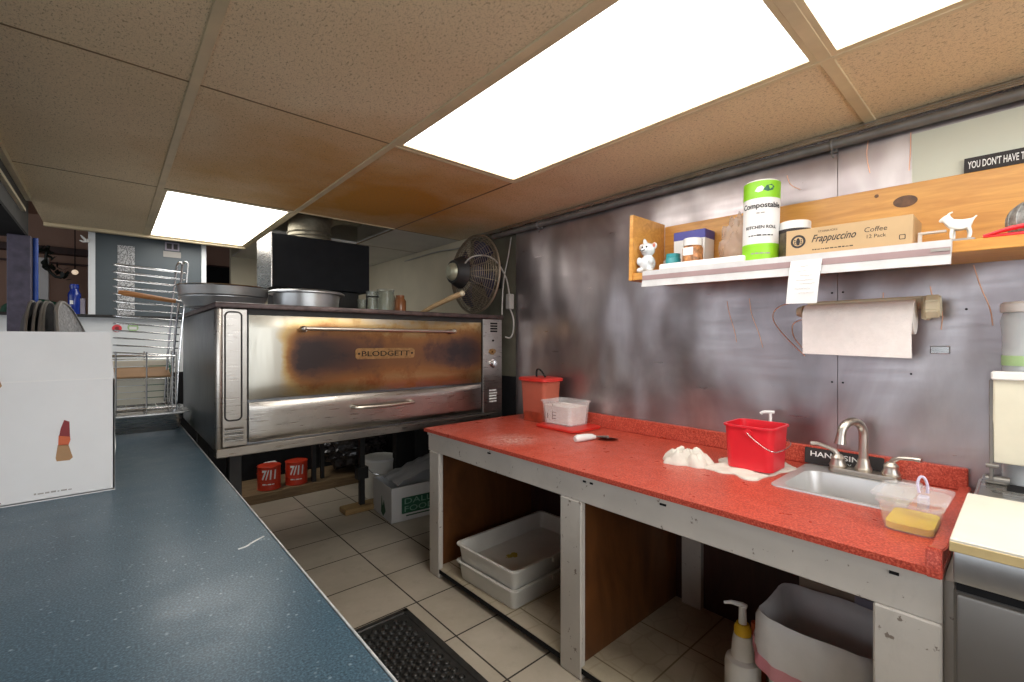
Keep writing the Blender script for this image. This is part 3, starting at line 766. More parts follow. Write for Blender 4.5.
build('wire', b, 'cable', t)
build('outlet_box', MB().box(1.862, 1.90, 2.13, 2.17, 1.375, 1.47, .004).box(1.87, 1.892, 2.128, 2.132, 1.40, 1.43), 'cable', t)

# under oven
t = tag(build('floor_board', MB().box(.40, 1.62, 3.67, 4.1, 0, .07, .004), 'paleboard'), 'low worn wooden platform on the floor holding the red cans', 'board')
def can(x, y, label):
    t = thing('food_can', label, 'can', (x, y, .07), 'red tomato cans under the oven')
    b = MB().use('can_red').lathe([(0, .003), (.074, .003), (.078, .006), (.078, .172), (.074, .175)], (x, y, .07), seg=36)
    body = build('body', b, None, t)
    r = MB()
    for z in (.005, .062, .118, .172): r.ring((x, y, .07+z), .0785, .0022 if 0 < z < .17 else .003, seg=36)
    r.lathe([(0, .168), (.073, .168), (.073, .17), (0, .17)], (x, y, .07), seg=30)
    build('rim', r, 'can_red' , t)
    w = MB(); Mx = Matrix.Translation((x, y, .07+.118)) @ Matrix.Rotation(math.radians(-14), 4, 'Z') @ FRONT @ Matrix.Translation((0, 0, .0802))
    w.merge(bend(text_bm('7/11', w=.098, h=.072, depth=.001, bold=.035, shear=.12), .0802), Mx)
    w.merge(bend(dashes(.09, .010, 2, .001), .0802), Matrix.Translation((0, 0, -.07)) @ Mx)
    build('lettering', w, 'whiteink', body)
can(.895, 3.77, 'red food can nearest the blue counter, left one of the pair')
can(1.088, 3.77, 'red food can on the right of the pair, beside the black post')
tag(build('wipe_pack', MB().box(.90, 1.0, 3.93, 4.0, .07, .22, .02, 3), 'white_plastic'), 'pale packet standing behind and between the red cans', 'packet')
# black crumpled sack
b = bmesh.new(); bmesh.ops.create_icosphere(b, subdivisions=5, radius=1)
for v in b.verts:
    q = v.co.copy(); k = 1+.10*math.sin(9*q.x+4*q.z)*math.cos(8*q.y+3*q.x)+.05*math.sin(21*q.z+5*q.y)+random.uniform(-.03, .03)
    v.co = V((q.x*.27*k, q.y*.16*k, max(-.9, q.z)*.2*k))
mbs = MB(); mbs.use(mat('sack_film', (.035, .03, .03), .25, 0, .9, 30)); mbs.merge(b, Matrix.Translation((1.58, 3.85, .29)))
tag(build('rubbish_sack', mbs), 'crumpled black sack on the platform in the dark under the oven', 'sack')
t = thing('plastic_bucket', 'white plastic bucket with lid in the shade under the oven', 'bucket', (1.5, 2.95, 0))
bx, by = 1.545, 3.28
build('body', MB().lathe([(0, 0), (.105, 0), (.125, .26), (.129, .26), (.129, .275), (.12, .275), (.1, .006), (0, .006)], (bx, by, 0), seg=36), 'bin_plastic', t)
build('lid', MB().lathe([(0, .276), (.131, .276), (.131, .292), (.12, .296), (0, .29)], (bx, by, 0), seg=36), 'white_plastic', t)
build('bail', MB().tube([(bx-.125, by-.02, .25), (bx-.10, by-.10, .20), (bx, by-.135, .17), (bx+.1, by-.10, .2), (bx+.125, by-.02, .25)], .003, 6, 2), 'chrome', t)
t = thing('produce_box', 'white printed cardboard box with green lettering on the floor under the oven', 'box', (1.55, 2.8, 0))
def pbox(p): return Matrix.Translation((1.352, 2.70, 0)) @ Matrix.Rotation(math.radians(-5), 4, 'Z') @ p
I4 = Matrix.Identity(4); k = .006; W, D, Hh = .50, .33, .225
b = MB()
for a in ((0, W, 0, k, 0, Hh), (0, W, D-k, D, 0, Hh), (0, k, 0, D, 0, Hh), (W-k, W, 0, D, 0, Hh), (0, W, 0, D, 0, .006)): b.box(*a, .001, 1, pbox(I4))
body = build('body', b, 'carton', t)
b = MB(); b.prism(rrect(.40, .105, .006, 3), .0012, pbox(Matrix.Translation((.27, 0, .10)) @ FRONT)); b.prism([(0, 0), (.36, 0), (.36, .008), (0, .008)], .0012, pbox(Matrix.Translation((.10, 0, .028)) @ FRONT))
b.prism([(.02, .03), (.06, .01), (.10, .05), (.07, .12), (.05, .07), (.03, .14)], .0012, pbox(Matrix(((0, 0, -1, 0), (-1, 0, 0, .20), (0, 1, 0, 0), (0, 0, 0, 1)))))
build('printed_panel', b, 'darkgreen', body)
b = MB(); b.merge(text_bm('DALLES', w=.27, h=.036), pbox(Matrix.Translation((.225, -.0012, .126)) @ FRONT)); b.merge(text_bm('FOODS', w=.25, h=.036), pbox(Matrix.Translation((.215, -.0012, .076)) @ FRONT))
build('lettering', b, mat('pale_green_ink', (.25, .42, .33), .6), body)
b = MB(); rng = random.Random(3); rows = []
for i in range(10):
    u = i/9; rows.append([(u*.40+.05, .02+.26*j/9, Hh+.0+.16*u*(1-.25*abs(j-4.5)/4.5)+rng.uniform(-.012, .012)+.012) for j in range(10)])
rows = [r + [(x, y, z-.004) for x, y, z in r[::-1]] for r in rows]
b.loft(rows, True, True, True, pbox(I4))
tag(build('plastic_sheet', b, 'bag'), 'crumpled clear plastic sheet lying on the white printed box', 'plastic sheet')

# ------------------------------------------------------------------ floor mat
MX0, MX1, MY0, MY1 = .36, .972, .885, 1.797
t = thing('rubber_mat', 'black rubber anti-fatigue mat with raised rings on the tiled floor', 'mat', ((MX0+MX1)/2, (MY0+MY1)/2, 0))
b = MB().box(MX0, MX1, MY0, MY1, 0, .006, .002)
e = .028
for a in ((MX0, MX1, MY0, MY0+e), (MX0, MX1, MY1-e, MY1), (MX0, MX0+e, MY0, MY1), (MX1-e, MX1, MY0, MY1)): b.box(*a, 0, .011, .003)
build('base', b, 'rubber', t)
b = MB(); p = .046; j = 0; y = MY0+e+.02
proto = MB()
while y < MY1-e-.01:
    x = MX0+e+.02+(p/2 if j % 2 else 0)
    while x < MX1-e-.01:
        b.lathe([(.0165, .0062), (.0155, .0085), (.0145, .0085), (.0135, .0062), (.011, .0062), (.0095, .0105), (.006, .0125), (0, .013)], (x, y, 0), seg=12); x += p
    y += p*.5; j += 1
build('ring_pattern', b, 'rubber', t)['kind'] = 'stuff'

# ------------------------------------------------------------------ base cabinet
t = thing('base_cabinet', 'open white painted wooden cabinet under the red worktop', 'cabinet', (1.55, 1.06, 0))
CF = 1.222
build('apron', MB().box(CF, CF+.02, .11, 2.03, .618, .698, .002), 'paint', t)
for y0, y1 in ((1.925, 2.015), (1.02, 1.118), (.11, .218)):
    build('post', MB().box(CF-.004, CF+.022, y0, y1, .0, .618, .004), 'paint', t)
build('ledge', MB().box(CF-.006, CF+.022, .11, 2.03, .698, .713), 'paint', t)
for y in (1.955, 1.03, .125):
    build('partition', MB().box(CF+.022, 1.88, y, y+.02, .045, .70), 'brownwood', t)
build('cabinet_shelf', MB().box(CF+.0, 1.88, 1.117, 1.955, .035, .046).box(CF+.0, 1.88, .218, 1.03, .035, .046), 'vinyl', t)
build('shelf_edge', MB().box(CF-.003, CF, 1.12, 1.924, .026, .044).box(CF-.003, CF, .22, 1.018, .026, .044), 'black', t)
for y, w_ in ((1.00, .012), (.97, .012), (.70, .02), (.175, .016), (1.52, .02)): build('tape_scrap', MB().box(CF-.0035, CF-.0005, y, y+w_, .690, .7), 'black', t)
build('toe_board', MB().box(CF+.06, CF+.08, .12, 2.0, 0, .035), 'black', t)
build('back_panel', MB().box(1.88, 1.9, .11, 2.0, .046, .70), 'darkwood', t)
build('back_post', MB().box(1.855, 1.879, .905, .99, .046, .70), 'paint', t)
build('back_post', MB().box(1.80, 1.88, 1.32, 1.50, .046, .70), 'paint', t)
build('back_rail', MB().box(1.845, 1.86, .15, .90, .60, .68), 'darkwood', t)
build('end_panel', MB().box(CF+.022, 1.9, .095, .11, .0, .70), 'paint', t)

# red worktop with cut-out for the sink
SX0, SX1, SY0, SY1 = 1.545, 1.875, .225, .515
t = thing('red_worktop', 'speckled red laminate worktop with back splash', 'worktop', (1.55, 1.06, .706))
ex = 1.204; ez0, ez1 = .714, .73
b = MB().box(ex, 1.914, SY1, 2.045, ez0, ez1).box(ex, 1.914, .108, SY0, ez0, ez1).box(ex, SX0, SY0, SY1, ez0, ez1).box(SX1, 1.914, SY0, SY1, ez0, ez1)
bmesh.ops.remove_doubles(b.bm, verts=b.bm.verts, dist=1e-5)
build('top', b, 'red', t)
build('back_splash', MB().box(1.893, 1.9149, .115, 1.70, .73, .797, .003), 'red', t)
b = MB(); b.prism([(1.203, .712), (1.9, .712), (1.9, .745), (1.30, .748), (1.235, .762), (1.21, .77), (1.205, .762)], .024, Matrix.Translation((0, .133, 0)) @ Matrix(((1, 0, 0, 0), (0, 0, -1, .0), (0, 1, 0, 0), (0, 0, 0, 1))), .002)
build('end_curb', b, 'red', t)
tag(build('joint_strip', MB().box(1.905, 1.9145, .55, .558, .797, 1.28), 'steel_dark'), 'thin upright strip on the steel wall above the worktop', 'strip') if False else None

# sink
t = thing('hand_sink', 'small stainless drop-in hand sink at the right end of the red worktop', 'sink', (1.71, .37, .60))
b = MB(); n = 6
def RR(w, d, r, z, cx=1.71, cy=.37): return [(x, y, z) for x, y in rrect(w, d, r, n, cx, cy)]
b.loft([RR(.372, .318, .025, .7305), RR(.370, .316, .025, .7345), RR(.345, .290, .022, .735)] +
       [RR(.262, .262, .05, .733, 1.672), RR(.256, .256, .05, .722, 1.672), RR(.236, .236, .06, .62, 1.672), RR(.19, .19, .06, .607, 1.672), RR(.05, .05, .024, .604, 1.672)], True, False, True)
build('bowl', b, mat('sink_steel', (.62, .62, .61), .35, .5, .08, 5), t)
build('drain', MB().lathe([(0, .004), (.018, .004), (.024, .002), (.024, 0), (0, 0)], (1.672, .37, .6045), seg=20), 'chrome', t)
# faucet
t = thing('faucet', 'brushed nickel gooseneck faucet with two lever handles behind the sink', 'faucet', (1.845, .36, .735))
b = MB(); b.prism(rrect(.058, .19, .02, 5), .016, Matrix.Translation((1.845, .354, .735)), .004)
build('base_plate', b, 'nickel', t)
b = MB().lathe([(0, 0), (.022, 0), (.024, .008), (.018, .02), (.016, .036), (.014, .04)], (1.845, .354, .751), seg=20)
gx, gy = 1.845, .354
pts = [(gx, gy, .785), (gx, gy, .86)]
for k in range(9):
    a = PI*k/8; pts.append((gx-.036+.036*math.cos(a)-.0, gy+.022-.022*math.cos(a), .872+.042*math.sin(a)))
pts += [(gx-.074, gy+.045, .855)]
b.tube(pts, .013, 14, 1)
b.cyl((gx-.0735, gy+.0445, .868), (gx-.076, gy+.046, .842), .013, .016, 16)
build('spout', b, 'nickel', t)
for sg, y in ((1, .424), (-1, .284)):
    b = MB().lathe([(0, 0), (.023, 0), (.025, .007), (.019, .022), (.02, .032), (.012, .042), (0, .045)], (1.845, y, .75), seg=20)
    b.tube([(1.845, y, .788), (1.842, y+sg*.008, .803), (1.838, y+sg*.022, .811), (1.83, y+sg*.055, .814 + (.008 if sg > 0 else .002)), (1.825, y+sg*.074, .82 if sg > 0 else .816)], [.009, .008, .006, .006, .0075], 10)
    build('lever', b, 'nickel', t)

# hand sink sign
t = thing('hand_sign', 'black sign with white lettering leaning on the red splash behind the faucet', 'sign', (1.885, .42, .736))
SM = Matrix.Translation((1.885, .42, .765)) @ Matrix.Rotation(math.radians(6), 4, 'Y') @ WALLR
b = MB(); b.prism(rrect(.225, .056, .003, 2), .003, SM); build('plate', b, 'ink', t)
b = MB(); b.merge(text_bm('HAND SINK', w=.165, h=.018, bold=.015), SM @ Matrix.Translation((-.012, .008, .0031))); build('lettering', b, 'whiteink', t); b = MB(); b.merge(text_bm('ONLY', h=.014), SM @ Matrix.Translation((.0, -.016, .0031)))
build('lettering', b, 'whiteink', t)

# red bucket with rag and soap
t = thing('sanitizer_bucket', 'small bright red plastic bucket standing on the white rag', 'bucket', (1.69, .61, .7395))
b = tray_mb(1.605, 1.765, .545, .705, .741, .888, .003, .007, .03, .005); build('body', b, 'redplastic', t)
build('ear', MB().cyl((1.597, .62, .868), (1.607, .62, .868), .012, seg=16), 'redplastic', t)
build('ear', MB().cyl((1.773, .62, .868), (1.763, .62, .868), .012, seg=16), 'redplastic', t)
build('bail', MB().tube([(1.595, .62, .868), (1.592, .60, .85), (1.590, .56, .825), (1.60, .535, .815), (1.68, .53, .815), (1.76, .535, .82), (1.777, .56, .835), (1.775, .62, .868)], .0018, 6, 2), 'chrome', t)
def rag(name, label, cx, cy, lx, ly, rot, seed, base, hgt):
    rng = random.Random(seed); nx, ny = 26, 20; P = [rng.uniform(0, 6) for _ in range(6)]
    top = []
    for j in range(ny+1):
        r = []
        for i in range(nx+1):
            u, v = i/nx*2-1, j/ny*2-1
            ed = 1+.10*math.sin(5*math.atan2(v, u)+P[0])+.06*math.sin(9*math.atan2(v, u)+P[1])
            m = max(abs(u), abs(v)); rr = math.hypot(u, v) or 1; k = m/rr*.55+.45
            z = base+.004+hgt*max(0, 1-m**4)*(.30+.55*abs(math.sin(3.1*u+P[2]+2.3*v+.8*math.sin(3*v)))+.35*abs(math.sin(4.6*v+P[3]-2.6*u))-.25*abs(math.sin(8*u+P[4]+5*v)))
            r.append((u*lx*k*ed, v*ly*k*ed, max(base+.003, z)))
        top.append(r)
    b = bmesh.new(); A = [[b.verts.new(p) for p in r] for r in top]; B = [[b.verts.new((p[0], p[1], max(base, p[2]-.004))) for p in r] for r in top]
    for j in range(ny):
        for i in range(nx):
            b.faces.new((A[j][i], A[j][i+1], A[j+1][i+1], A[j+1][i])); b.faces.new((B[j][i], B[j+1][i], B[j+1][i+1], B[j][i+1]))
    for i in range(nx):
        b.faces.new((A[0][i], B[0][i], B[0][i+1], A[0][i+1])); b.faces.new((A[ny][i], A[ny][i+1], B[ny][i+1], B[ny][i]))
    for j in range(ny):
        b.faces.new((A[j][0], A[j+1][0], B[j+1][0], B[j][0])); b.faces.new((A[j][nx], B[j][nx], B[j+1][nx], A[j+1][nx]))
    mm = MB(); mm.merge(b, Matrix.Translation((cx, cy, 0)) @ Matrix.Rotation(rot, 4, 'Z'))
    return tag(build(name, mm, 'cloth', None, 80), label, 'cloth')
rag('cloth', 'crumpled white rag left of the red bucket on the worktop', 1.58, .822, .058, .080, .3, 4, .7302, .05)
rag('cloth', 'white rag spread flat under the red bucket', 1.70, .648, .165, .108, -.1, 8, .7302, .009)
t = thing('soap_pump', 'clear soap bottle with white pump behind the red bucket', 'soap bottle', (1.855, .64, .73))
build('bottle', MB().lathe([(0, 0), (.027, 0), (.030, .01), (.030, .08), (.022, .105), (.012, .115), (0, .115)], (1.855, .637, .7302), seg=24), 'clear', t)
build('pump', MB().lathe([(.0, .113), (.014, .113), (.014, .13), (.006, .133), (.005, .175), (.0, .176)], (1.855, .637, .7302), seg=16).tube([(1.86, .625, .908), (1.855, .637, .909), (1.848, .66, .907), (1.845, .668, .90)], .006, 8, 1), 'white_plastic', t)

# deli tub
t = thing('deli_tub', 'clear square tub with yellow sauce at the front right worktop corner', 'tub', (1.46, .175, .73))
b = tray_mb(1.365, 1.535, .125, .240, .731, .800, .002, .012, .03, .004); build('tub', b, 'cleartub', t)
b = MB(); b.loft([[(x, y, z) for x, y in rrect(.140, .086, .02, 5, 1.45, .1825)] for z in (.7335, .748)]); build('sauce', b, 'yolk', t)
Mx = Matrix.Translation((1.453, .182, .806)) @ Matrix.Rotation(math.radians(3), 4, 'Y')
b = MB(); b.loft([[(x, y, z) for x, y in rrect(w, d, .02, 5)] for w, d, z in ((.195, .128, 0), (.203, .135, .001), (.203, .135, .006), (.19, .123, .006), (.185, .118, .002))], True, True, True, Mx); build('lid', b, 'clear', t)
build('loop_handle', MB().tube([(1.46, .172, .81), (1.46, .176, .83), (1.465, .172, .848), (1.468, .164, .848), (1.47, .158, .83), (1.47, .158, .81)], .003, 8, 2).box(1.45, 1.475, .155, .175, .772, .803, .002), mat('lilac_plastic', (.62, .55, .70), .4), t)

# left containers
t = thing('sauce_container', 'tall food container of red sauce with red lid, far end of the worktop', 'container', (1.79, 1.80, .73))
b = tray_mb(1.735, 1.875, 1.705, 1.90, .7305, .955, .003, .012, .025, .0); build('body', b, glass('sauce_plastic', (.60, .16, .10), .25, .75), t)
b = MB(); b.loft([[(x, y, z) for x, y in rrect(.122, .172, .022, 5, 1.805, 1.8025)] for z in (.735, .92)]); build('sauce', b, 'sauce', t)
b = MB(); b.loft([[(x, y, z) for x, y in rrect(w, d, .03, 5, 1.805, 1.8025)] for w, d, z in ((.150, .206, .952), (.162, .222, .956), (.162, .222, .97), (.145, .20, .974))]); build('lid', b, 'redlid', t)
build('ladle_handle', MB().tube([(1.80, 1.83, .965), (1.80, 1.83, 1.005), (1.80, 1.82, 1.02), (1.80, 1.79, 1.01), (1.80, 1.76, .975)], .005, 8, 1), 'black', t)
tag(build('container_lid', (lambda q: q.loft([[(x, y, z) for x, y in rrect(w, d, .03, 5, 1.765, 1.565)] for w, d, z in ((.215, .265, .7305), (.222, .275, .734), (.222, .275, .743), (.205, .255, .746))]))(MB()), 'redlid'), 'flat red lid lying under the clear flour container', 'lid')
t = thing('flour_container', 'clear square container holding flour, standing on a red lid', 'container', (1.77, 1.57, .746))
b = tray_mb(1.700, 1.865, 1.49, 1.70, .7465, .866, .003, .012, .025, .006); build('body', b, 'cleartub', t)
b = MB(); b.loft([[(x, y, z) for x, y in rrect(.130-e, .172-e, .02, 5, 1.7825, 1.595)] for z, e in ((.751, 0), (.84, -.016), (.843, .04))]); build('flour', b, 'flour', t)
b = MB()
yb = lambda s_: 1.62-.05*s_
for k in range(5): b.box(1.7115, 1.7135, 1.60-.0, 1.622, .775+.016*k, .778+.016*k)
b.box(1.7115, 1.7135, 1.622, 1.625, .772, .85); b.box(1.7095, 1.712, 1.655, 1.658, .775, .80)
build('scale_mark', b, 'ink', t)
# pizza cutter
t = thing('pizza_cutter', 'pizza cutter with white handle lying on the red worktop', 'pizza cutter', (1.6, 1.28, .73))
b = MB().tube([(1.530, 1.315, .744), (1.545, 1.312, .7455), (1.60, 1.303, .745), (1.632, 1.298, .744)], [.012, .017, .015, .012], 12); build('handle', b, 'white_plastic', t)
b = MB().box(1.60, 1.645, 1.285, 1.31, .735, .75, .004); build('guard', b, 'white_plastic', t)
b = MB().lathe([(0, -.001), (.046, -.0004), (.048, 0), (.046, .0004), (0, .001)], (1.685, 1.255, .7385), (.18, .1, 1), 36).cyl((1.685, 1.255, .735), (1.686, 1.2555, .747), .006).tube([(1.64, 1.285, .744), (1.686, 1.256, .744)], .004, 6); build('wheel', b, 'steel_dark', t)

# ------------------------------------------------------------------ inside the cabinet
def dough_box(z, label):
    t = thing('dough_box', label, 'bin', (1.52, 1.60, z), 'white dough boxes in the left bay')
    Mx = Matrix.Translation((1.51, 1.62, 0)) @ Matrix.Rotation(math.radians(2), 4, 'Z')
    b = tray_mb(-.26, .33, -.20, .195, z, z+.085, .004, .012, .03, .009, Mx); build('tub', b, 'bin_plastic', t)
    for sg in (-1, 1): build('grip', MB().box(-.02, .03, sg*.20-.006, sg*.20+.006, z+.05, z+.074, .003, 1, Mx), 'bin_plastic', t)
    return t
dough_box(.0465, 'off-white dough box, lower of the two in the left cabinet bay')
tp = dough_box(.1265, 'off-white dough box with yellow stain, upper of the two')
st = MB(); rng = random.Random(5)
for cx, cy, rr in ((1.47, 1.66, .03),):
    st.prism([(cx+rr*(1+.35*math.sin(3*a)+.2*math.sin(7*a))*math.cos(a*PI/12), cy+.7*rr*(1+.3*math.sin(5*a))*math.sin(a*PI/12)) for a in range(24)], .0006, Matrix.Translation((0, 0, .1306)))
build('stain', st, mat('food_stain', (.45, .33, .04), .7), tp)

t = thing('waste_bin', 'rectangular waste bin lined with a bag in the right cabinet bay', 'bin', (1.47, .37, .046))
BX0, BX1, BY0, BY1 = 1.35, 1.60, .235, .50
b = tray_mb(BX0, BX1, BY0, BY1, .0465, .405, .003, .03, .05, .006); build('body', b, 'bin_plastic', t)
def bag_ring(e, z, amp, ph, cut=None):
    Q = rrect(BX1-BX0+2*e, BY1-BY0+2*e, .05, 10, (BX0+BX1)/2, (BY0+BY1)/2); Q = [V((*q, 0)) for q in Q]; Q.append(Q[0])
    L = [0]
    for a, c in zip(Q, Q[1:]): L.append(L[-1]+(c-a).length)
    P = []; j = 0
    for i in range(140):
        s_ = L[-1]*i/140
        while L[j+1] < s_: j += 1
        q = Q[j].lerp(Q[j+1], (s_-L[j])/(L[j+1]-L[j])); P.append((q.x, q.y))
    out = []
    for i, (x, y) in enumerate(P):
        a = 2*PI*i/len(P); k = 1+amp*.5*math.sin(7*a+ph)+amp*.45*abs(math.sin(11*a+.3*ph))+amp*.4*math.sin(27*a+2.1*ph)
        out.append(((x-(BX0+BX1)/2)*k+(BX0+BX1)/2, (y-(BY0+BY1)/2)*k+(BY0+BY1)/2, z+amp*.5*math.sin(5*a+ph)+((y-.43)*.42*cut if cut else 0)))
    return out
b = MB(); b.loft([bag_ring(.012, .30, .03, 1, 1), bag_ring(.013, .335, .03, 2, .5), bag_ring(.012, .37, .012, 3), bag_ring(.012, .405, .008, 4), bag_ring(.006, .418, .006, 5), bag_ring(-.004, .41, .006, 5), bag_ring(-.012, .33, .015, 6), bag_ring(-.03, .2, .03, 7), bag_ring(-.045, .08, .02, 8)], True, False, True)
lin = build('bin_liner', b, 'bag', t, 80)
b = MB(); b.loft([bag_ring(.016, .272, .035, 1, 1), bag_ring(.016, .29, .033, 1, 1), bag_ring(.0145, .306, .03, 1, 1)], True, False, False)
build('drawstring', b, 'bagpink', lin, 80)
tag(build('cardboard_box', MB().box(1.64, 1.86, .17, .48, .0465, .47, .003), mat('dim_card', (.34, .25, .18), .8)), 'tall brown cardboard box behind the waste bin', 'box')
tag(build('cardboard_box', MB().box(1.61, 1.638, .22, .33, .0465, .44, .002), 'lav'), 'lavender grey flat box between waste bin and brown box', 'box')
t = thing('spray_bottle', 'white pump bottle with yellow collar beside the waste bin', 'bottle', (1.47, .575, .046))
qx, qy = 1.44, .572
build('body', MB().lathe([(0, 0), (.045, 0), (.05, .01), (.05, .15), (.046, .165), (.032, .172), (.03, .21), (.026, .24), (0, .24)], (qx, qy, .0465), seg=28), 'white_plastic', t)
build('collar', MB().lathe([(0, .238), (.024, .238), (.024, .258), (.018, .272), (0, .272)], (qx, qy, .0465), seg=24), 'yellow', t)
build('pump', MB().lathe([(0, .27), (.012, .27), (.010, .325), (0, .326)], (qx, qy, .0465), seg=16).tube([(qx, qy-.012, .372), (qx, qy, .373), (qx-.008, qy+.03, .373), (qx-.014, qy+.05, .366)], [.007, .008, .006, .004], 8), 'white_plastic', t)
tag(build('red_jug', MB().lathe([(0, 0), (.028, 0), (.03, .01), (.03, .17), (.012, .2), (.012, .23), (0, .23)], (1.545, .575, .0465), seg=20), 'orange'), 'orange red bottle wedged between pump bottle and waste bin', 'bottle')

# ------------------------------------------------------------------ wall shelf
t = thing('wall_shelf', 'pine wall shelf with white metal front strip on the steel wall', 'shelf', (1.78, .3, 1.4))
bb = build('back_board', MB().box(1.895, 1.9149, -.6, 1.1, 1.41, 1.675, .002), 'pine', t)
build('knot', MB().lathe([(0, 0), (.028, 0), (.03, .001), (0, .0012)], (1.8949, .262, 1.62), (-1, 0, 0), 24, 1, .62), 'knot', bb)
build('knot', MB().lathe([(0, 0), (.006, 0), (0, .001)], (1.8949, .335, 1.652), (-1, 0, 0), 12), 'knot', bb)
b = MB(); b.prism([(1.645, 1.41), (1.895, 1.41), (1.895, 1.685), (1.645, 1.685)], .018, Matrix.Translation((0, 1.118, 0)) @ Matrix(((1, 0, 0, 0), (0, 0, -1, 0), (0, 1, 0, 0), (0, 0, 0, 1))), .001)
build('side_board', b, 'pine', t)
build('board', MB().box(1.65, 1.895, -.6, 1.1, 1.41, 1.44, .002), 'pine', t)
b = MB(); YM = Matrix.Translation((0, 1.045, 0)) @ Matrix(((1, 0, 0, 0), (0, 0, -1, 0), (0, 1, 0, 0), (0, 0, 0, 1)))
b.prism([(1.628, 1.378), (1.634, 1.378), (1.640, 1.408), (1.650, 1.41), (1.650, 1.443), (1.634, 1.443), (1.634, 1.428), (1.634, 1.412)], .915, YM, .0008)
fs = build('front_strip', b, mat('strip_white', (.60, .59, .58), .3), t)
build('strip_band', MB().box(1.6315, 1.6345, .132, 1.043, 1.405, 1.424), 'mauve', fs)
build('strip_end', MB().box(1.629, 1.632, .133, .17, 1.414, 1.421), 'greyink', fs)
ZS = 1.4405
# figurine
t = thing('animal_figurine', 'small white seated animal figurine at the left end of the shelf', 'figurine', (1.70, 1.06, ZS))
fx_, fy_ = 1.69, 1.055
b = MB()
b.sphere((fx_, fy_, ZS+.04), .033, (.9, 1, 1.15)).sphere((fx_, fy_, ZS+.098), .029, (.95, 1.05, 1))
b.sphere((fx_-.02, fy_+.022, ZS+.012), .014, (1.3, 1, .85)).sphere((fx_-.02, fy_-.022, ZS+.012), .014, (1.3, 1, .85))
b.sphere((fx_-.03, fy_, ZS+.092), .013, (1, 1.2, .8))
for sg in (1, -1): b.sphere((fx_+.0, fy_+sg*.030, ZS+.112), .013, (.5, 1, 1.1)).sphere((fx_-.018, fy_+sg*.028, ZS+.05), .012, (1.2, .8, 1.5))
b.tube([(fx_, fy_+.01, ZS+.12), (fx_, fy_+.016, ZS+.138), (fx_, fy_+.02, ZS+.145)], [.012, .008, .005], 8)
me = bpy.data.meshes.new('r'); b.bm.to_mesh(me); o = bpy.data.objects.new('r', me); C.objects.link(o)
rm = o.modifiers.new('r', 'REMESH'); rm.mode = 'VOXEL'; rm.voxel_size = .0022
sm_ = o.modifiers.new('s', 'SMOOTH'); sm_.iterations = 4
bpy.context.view_layer.update(); m2 = bpy.data.meshes.new_from_object(o.evaluated_get(bpy.context.evaluated_depsgraph_get()))
bpy.data.objects.remove(o); q = MB(); q.bm.from_mesh(m2)
build('body', q, mat('glazed_white', (.70, .73, .74), .25), t)
b = MB()
for sg in (1, -1): b.sphere((fx_-.0265, fy_+sg*.010, ZS+.107), .0035)
b.tube([(fx_-.0405, fy_+.010, ZS+.093), (fx_-.044, fy_, ZS+.088), (fx_-.0405, fy_-.010, ZS+.093)], .0022, 6, 1)
build('face_mark', b, 'ink', t)
build('red_ear', MB().sphere((fx_-.004, fy_-.031, ZS+.113), .009, (.5, .8, 1)), mat('pink_glaze', (.65, .2, .14), .3), t)
# teal jar
t = thing('small_jar', 'small jar with teal label at the left of the shelf', 'jar', (1.76, .985, ZS))
build('body', MB().lathe([(0, 0), (.030, 0), (.030, .055), (.027, .06), (0, .06)], (1.735, .965, ZS), seg=24), 'teal', t)
build('cap', MB().lathe([(0, .06), (.028, .06), (.028, .075), (0, .076)], (1.735, .965, ZS), seg=24), 'teal', t)
tag(build('pill_bottle', MB().use('orange').lathe([(0, 0), (.014, 0), (.014, .05), (0, .05)], (1.80, 1.03, ZS), seg=18).use('white_plastic').lathe([(0, .05), (.015, .05), (.015, .062), (0, .062)], (1.80, 1.03, ZS), seg=18)), 'tiny orange bottle behind the seated figurine', 'bottle')
t = thing('tea_box', 'white box with dark blue top behind the spice jar', 'box', (1.82, .93, ZS))
b = MB().box(1.80, 1.885, .865, 1.0, ZS, ZS+.175, .002); build('body', b, 'white_paper', t)
build('blue_top', MB().box(1.799, 1.886, .864, 1.001, ZS+.14, ZS+.177, .002), 'blue_box', t)
b = MB().box(1.7985, 1.80, .88, .93, ZS+.02, ZS+.11); build('picture', b, mat('printed_picture', (.45, .40, .34), .5, 0, .6, 40), t)
t = thing('spice_jar', 'clear spice jar with white lid and orange label', 'jar', (1.74, .885, ZS))
build('jar', MB().lathe([(0, 0), (.036, 0), (.038, .006), (.038, .085), (.032, .094), (0, .094)], (1.722, .875, ZS), seg=28), mat('spice', (.40, .17, .06), .4, 0, .7, 60), t)
build('lid', MB().lathe([(0, .094), (.036, .094), (.036, .12), (.033, .123), (0, .123)], (1.722, .875, ZS), seg=28), 'white_plastic', t)
build('label', MB().box(1.6835, 1.686, .855, .895, ZS+.055, ZS+.085), 'white_paper', t)
# white flat packet at the shelf front
tag(build('paper_roll', MB().box(1.657, 1.70, .655, .985, ZS, ZS+.028, .008, 3), 'white_paper'), 'long white paper packet lying along the shelf front', 'packet')
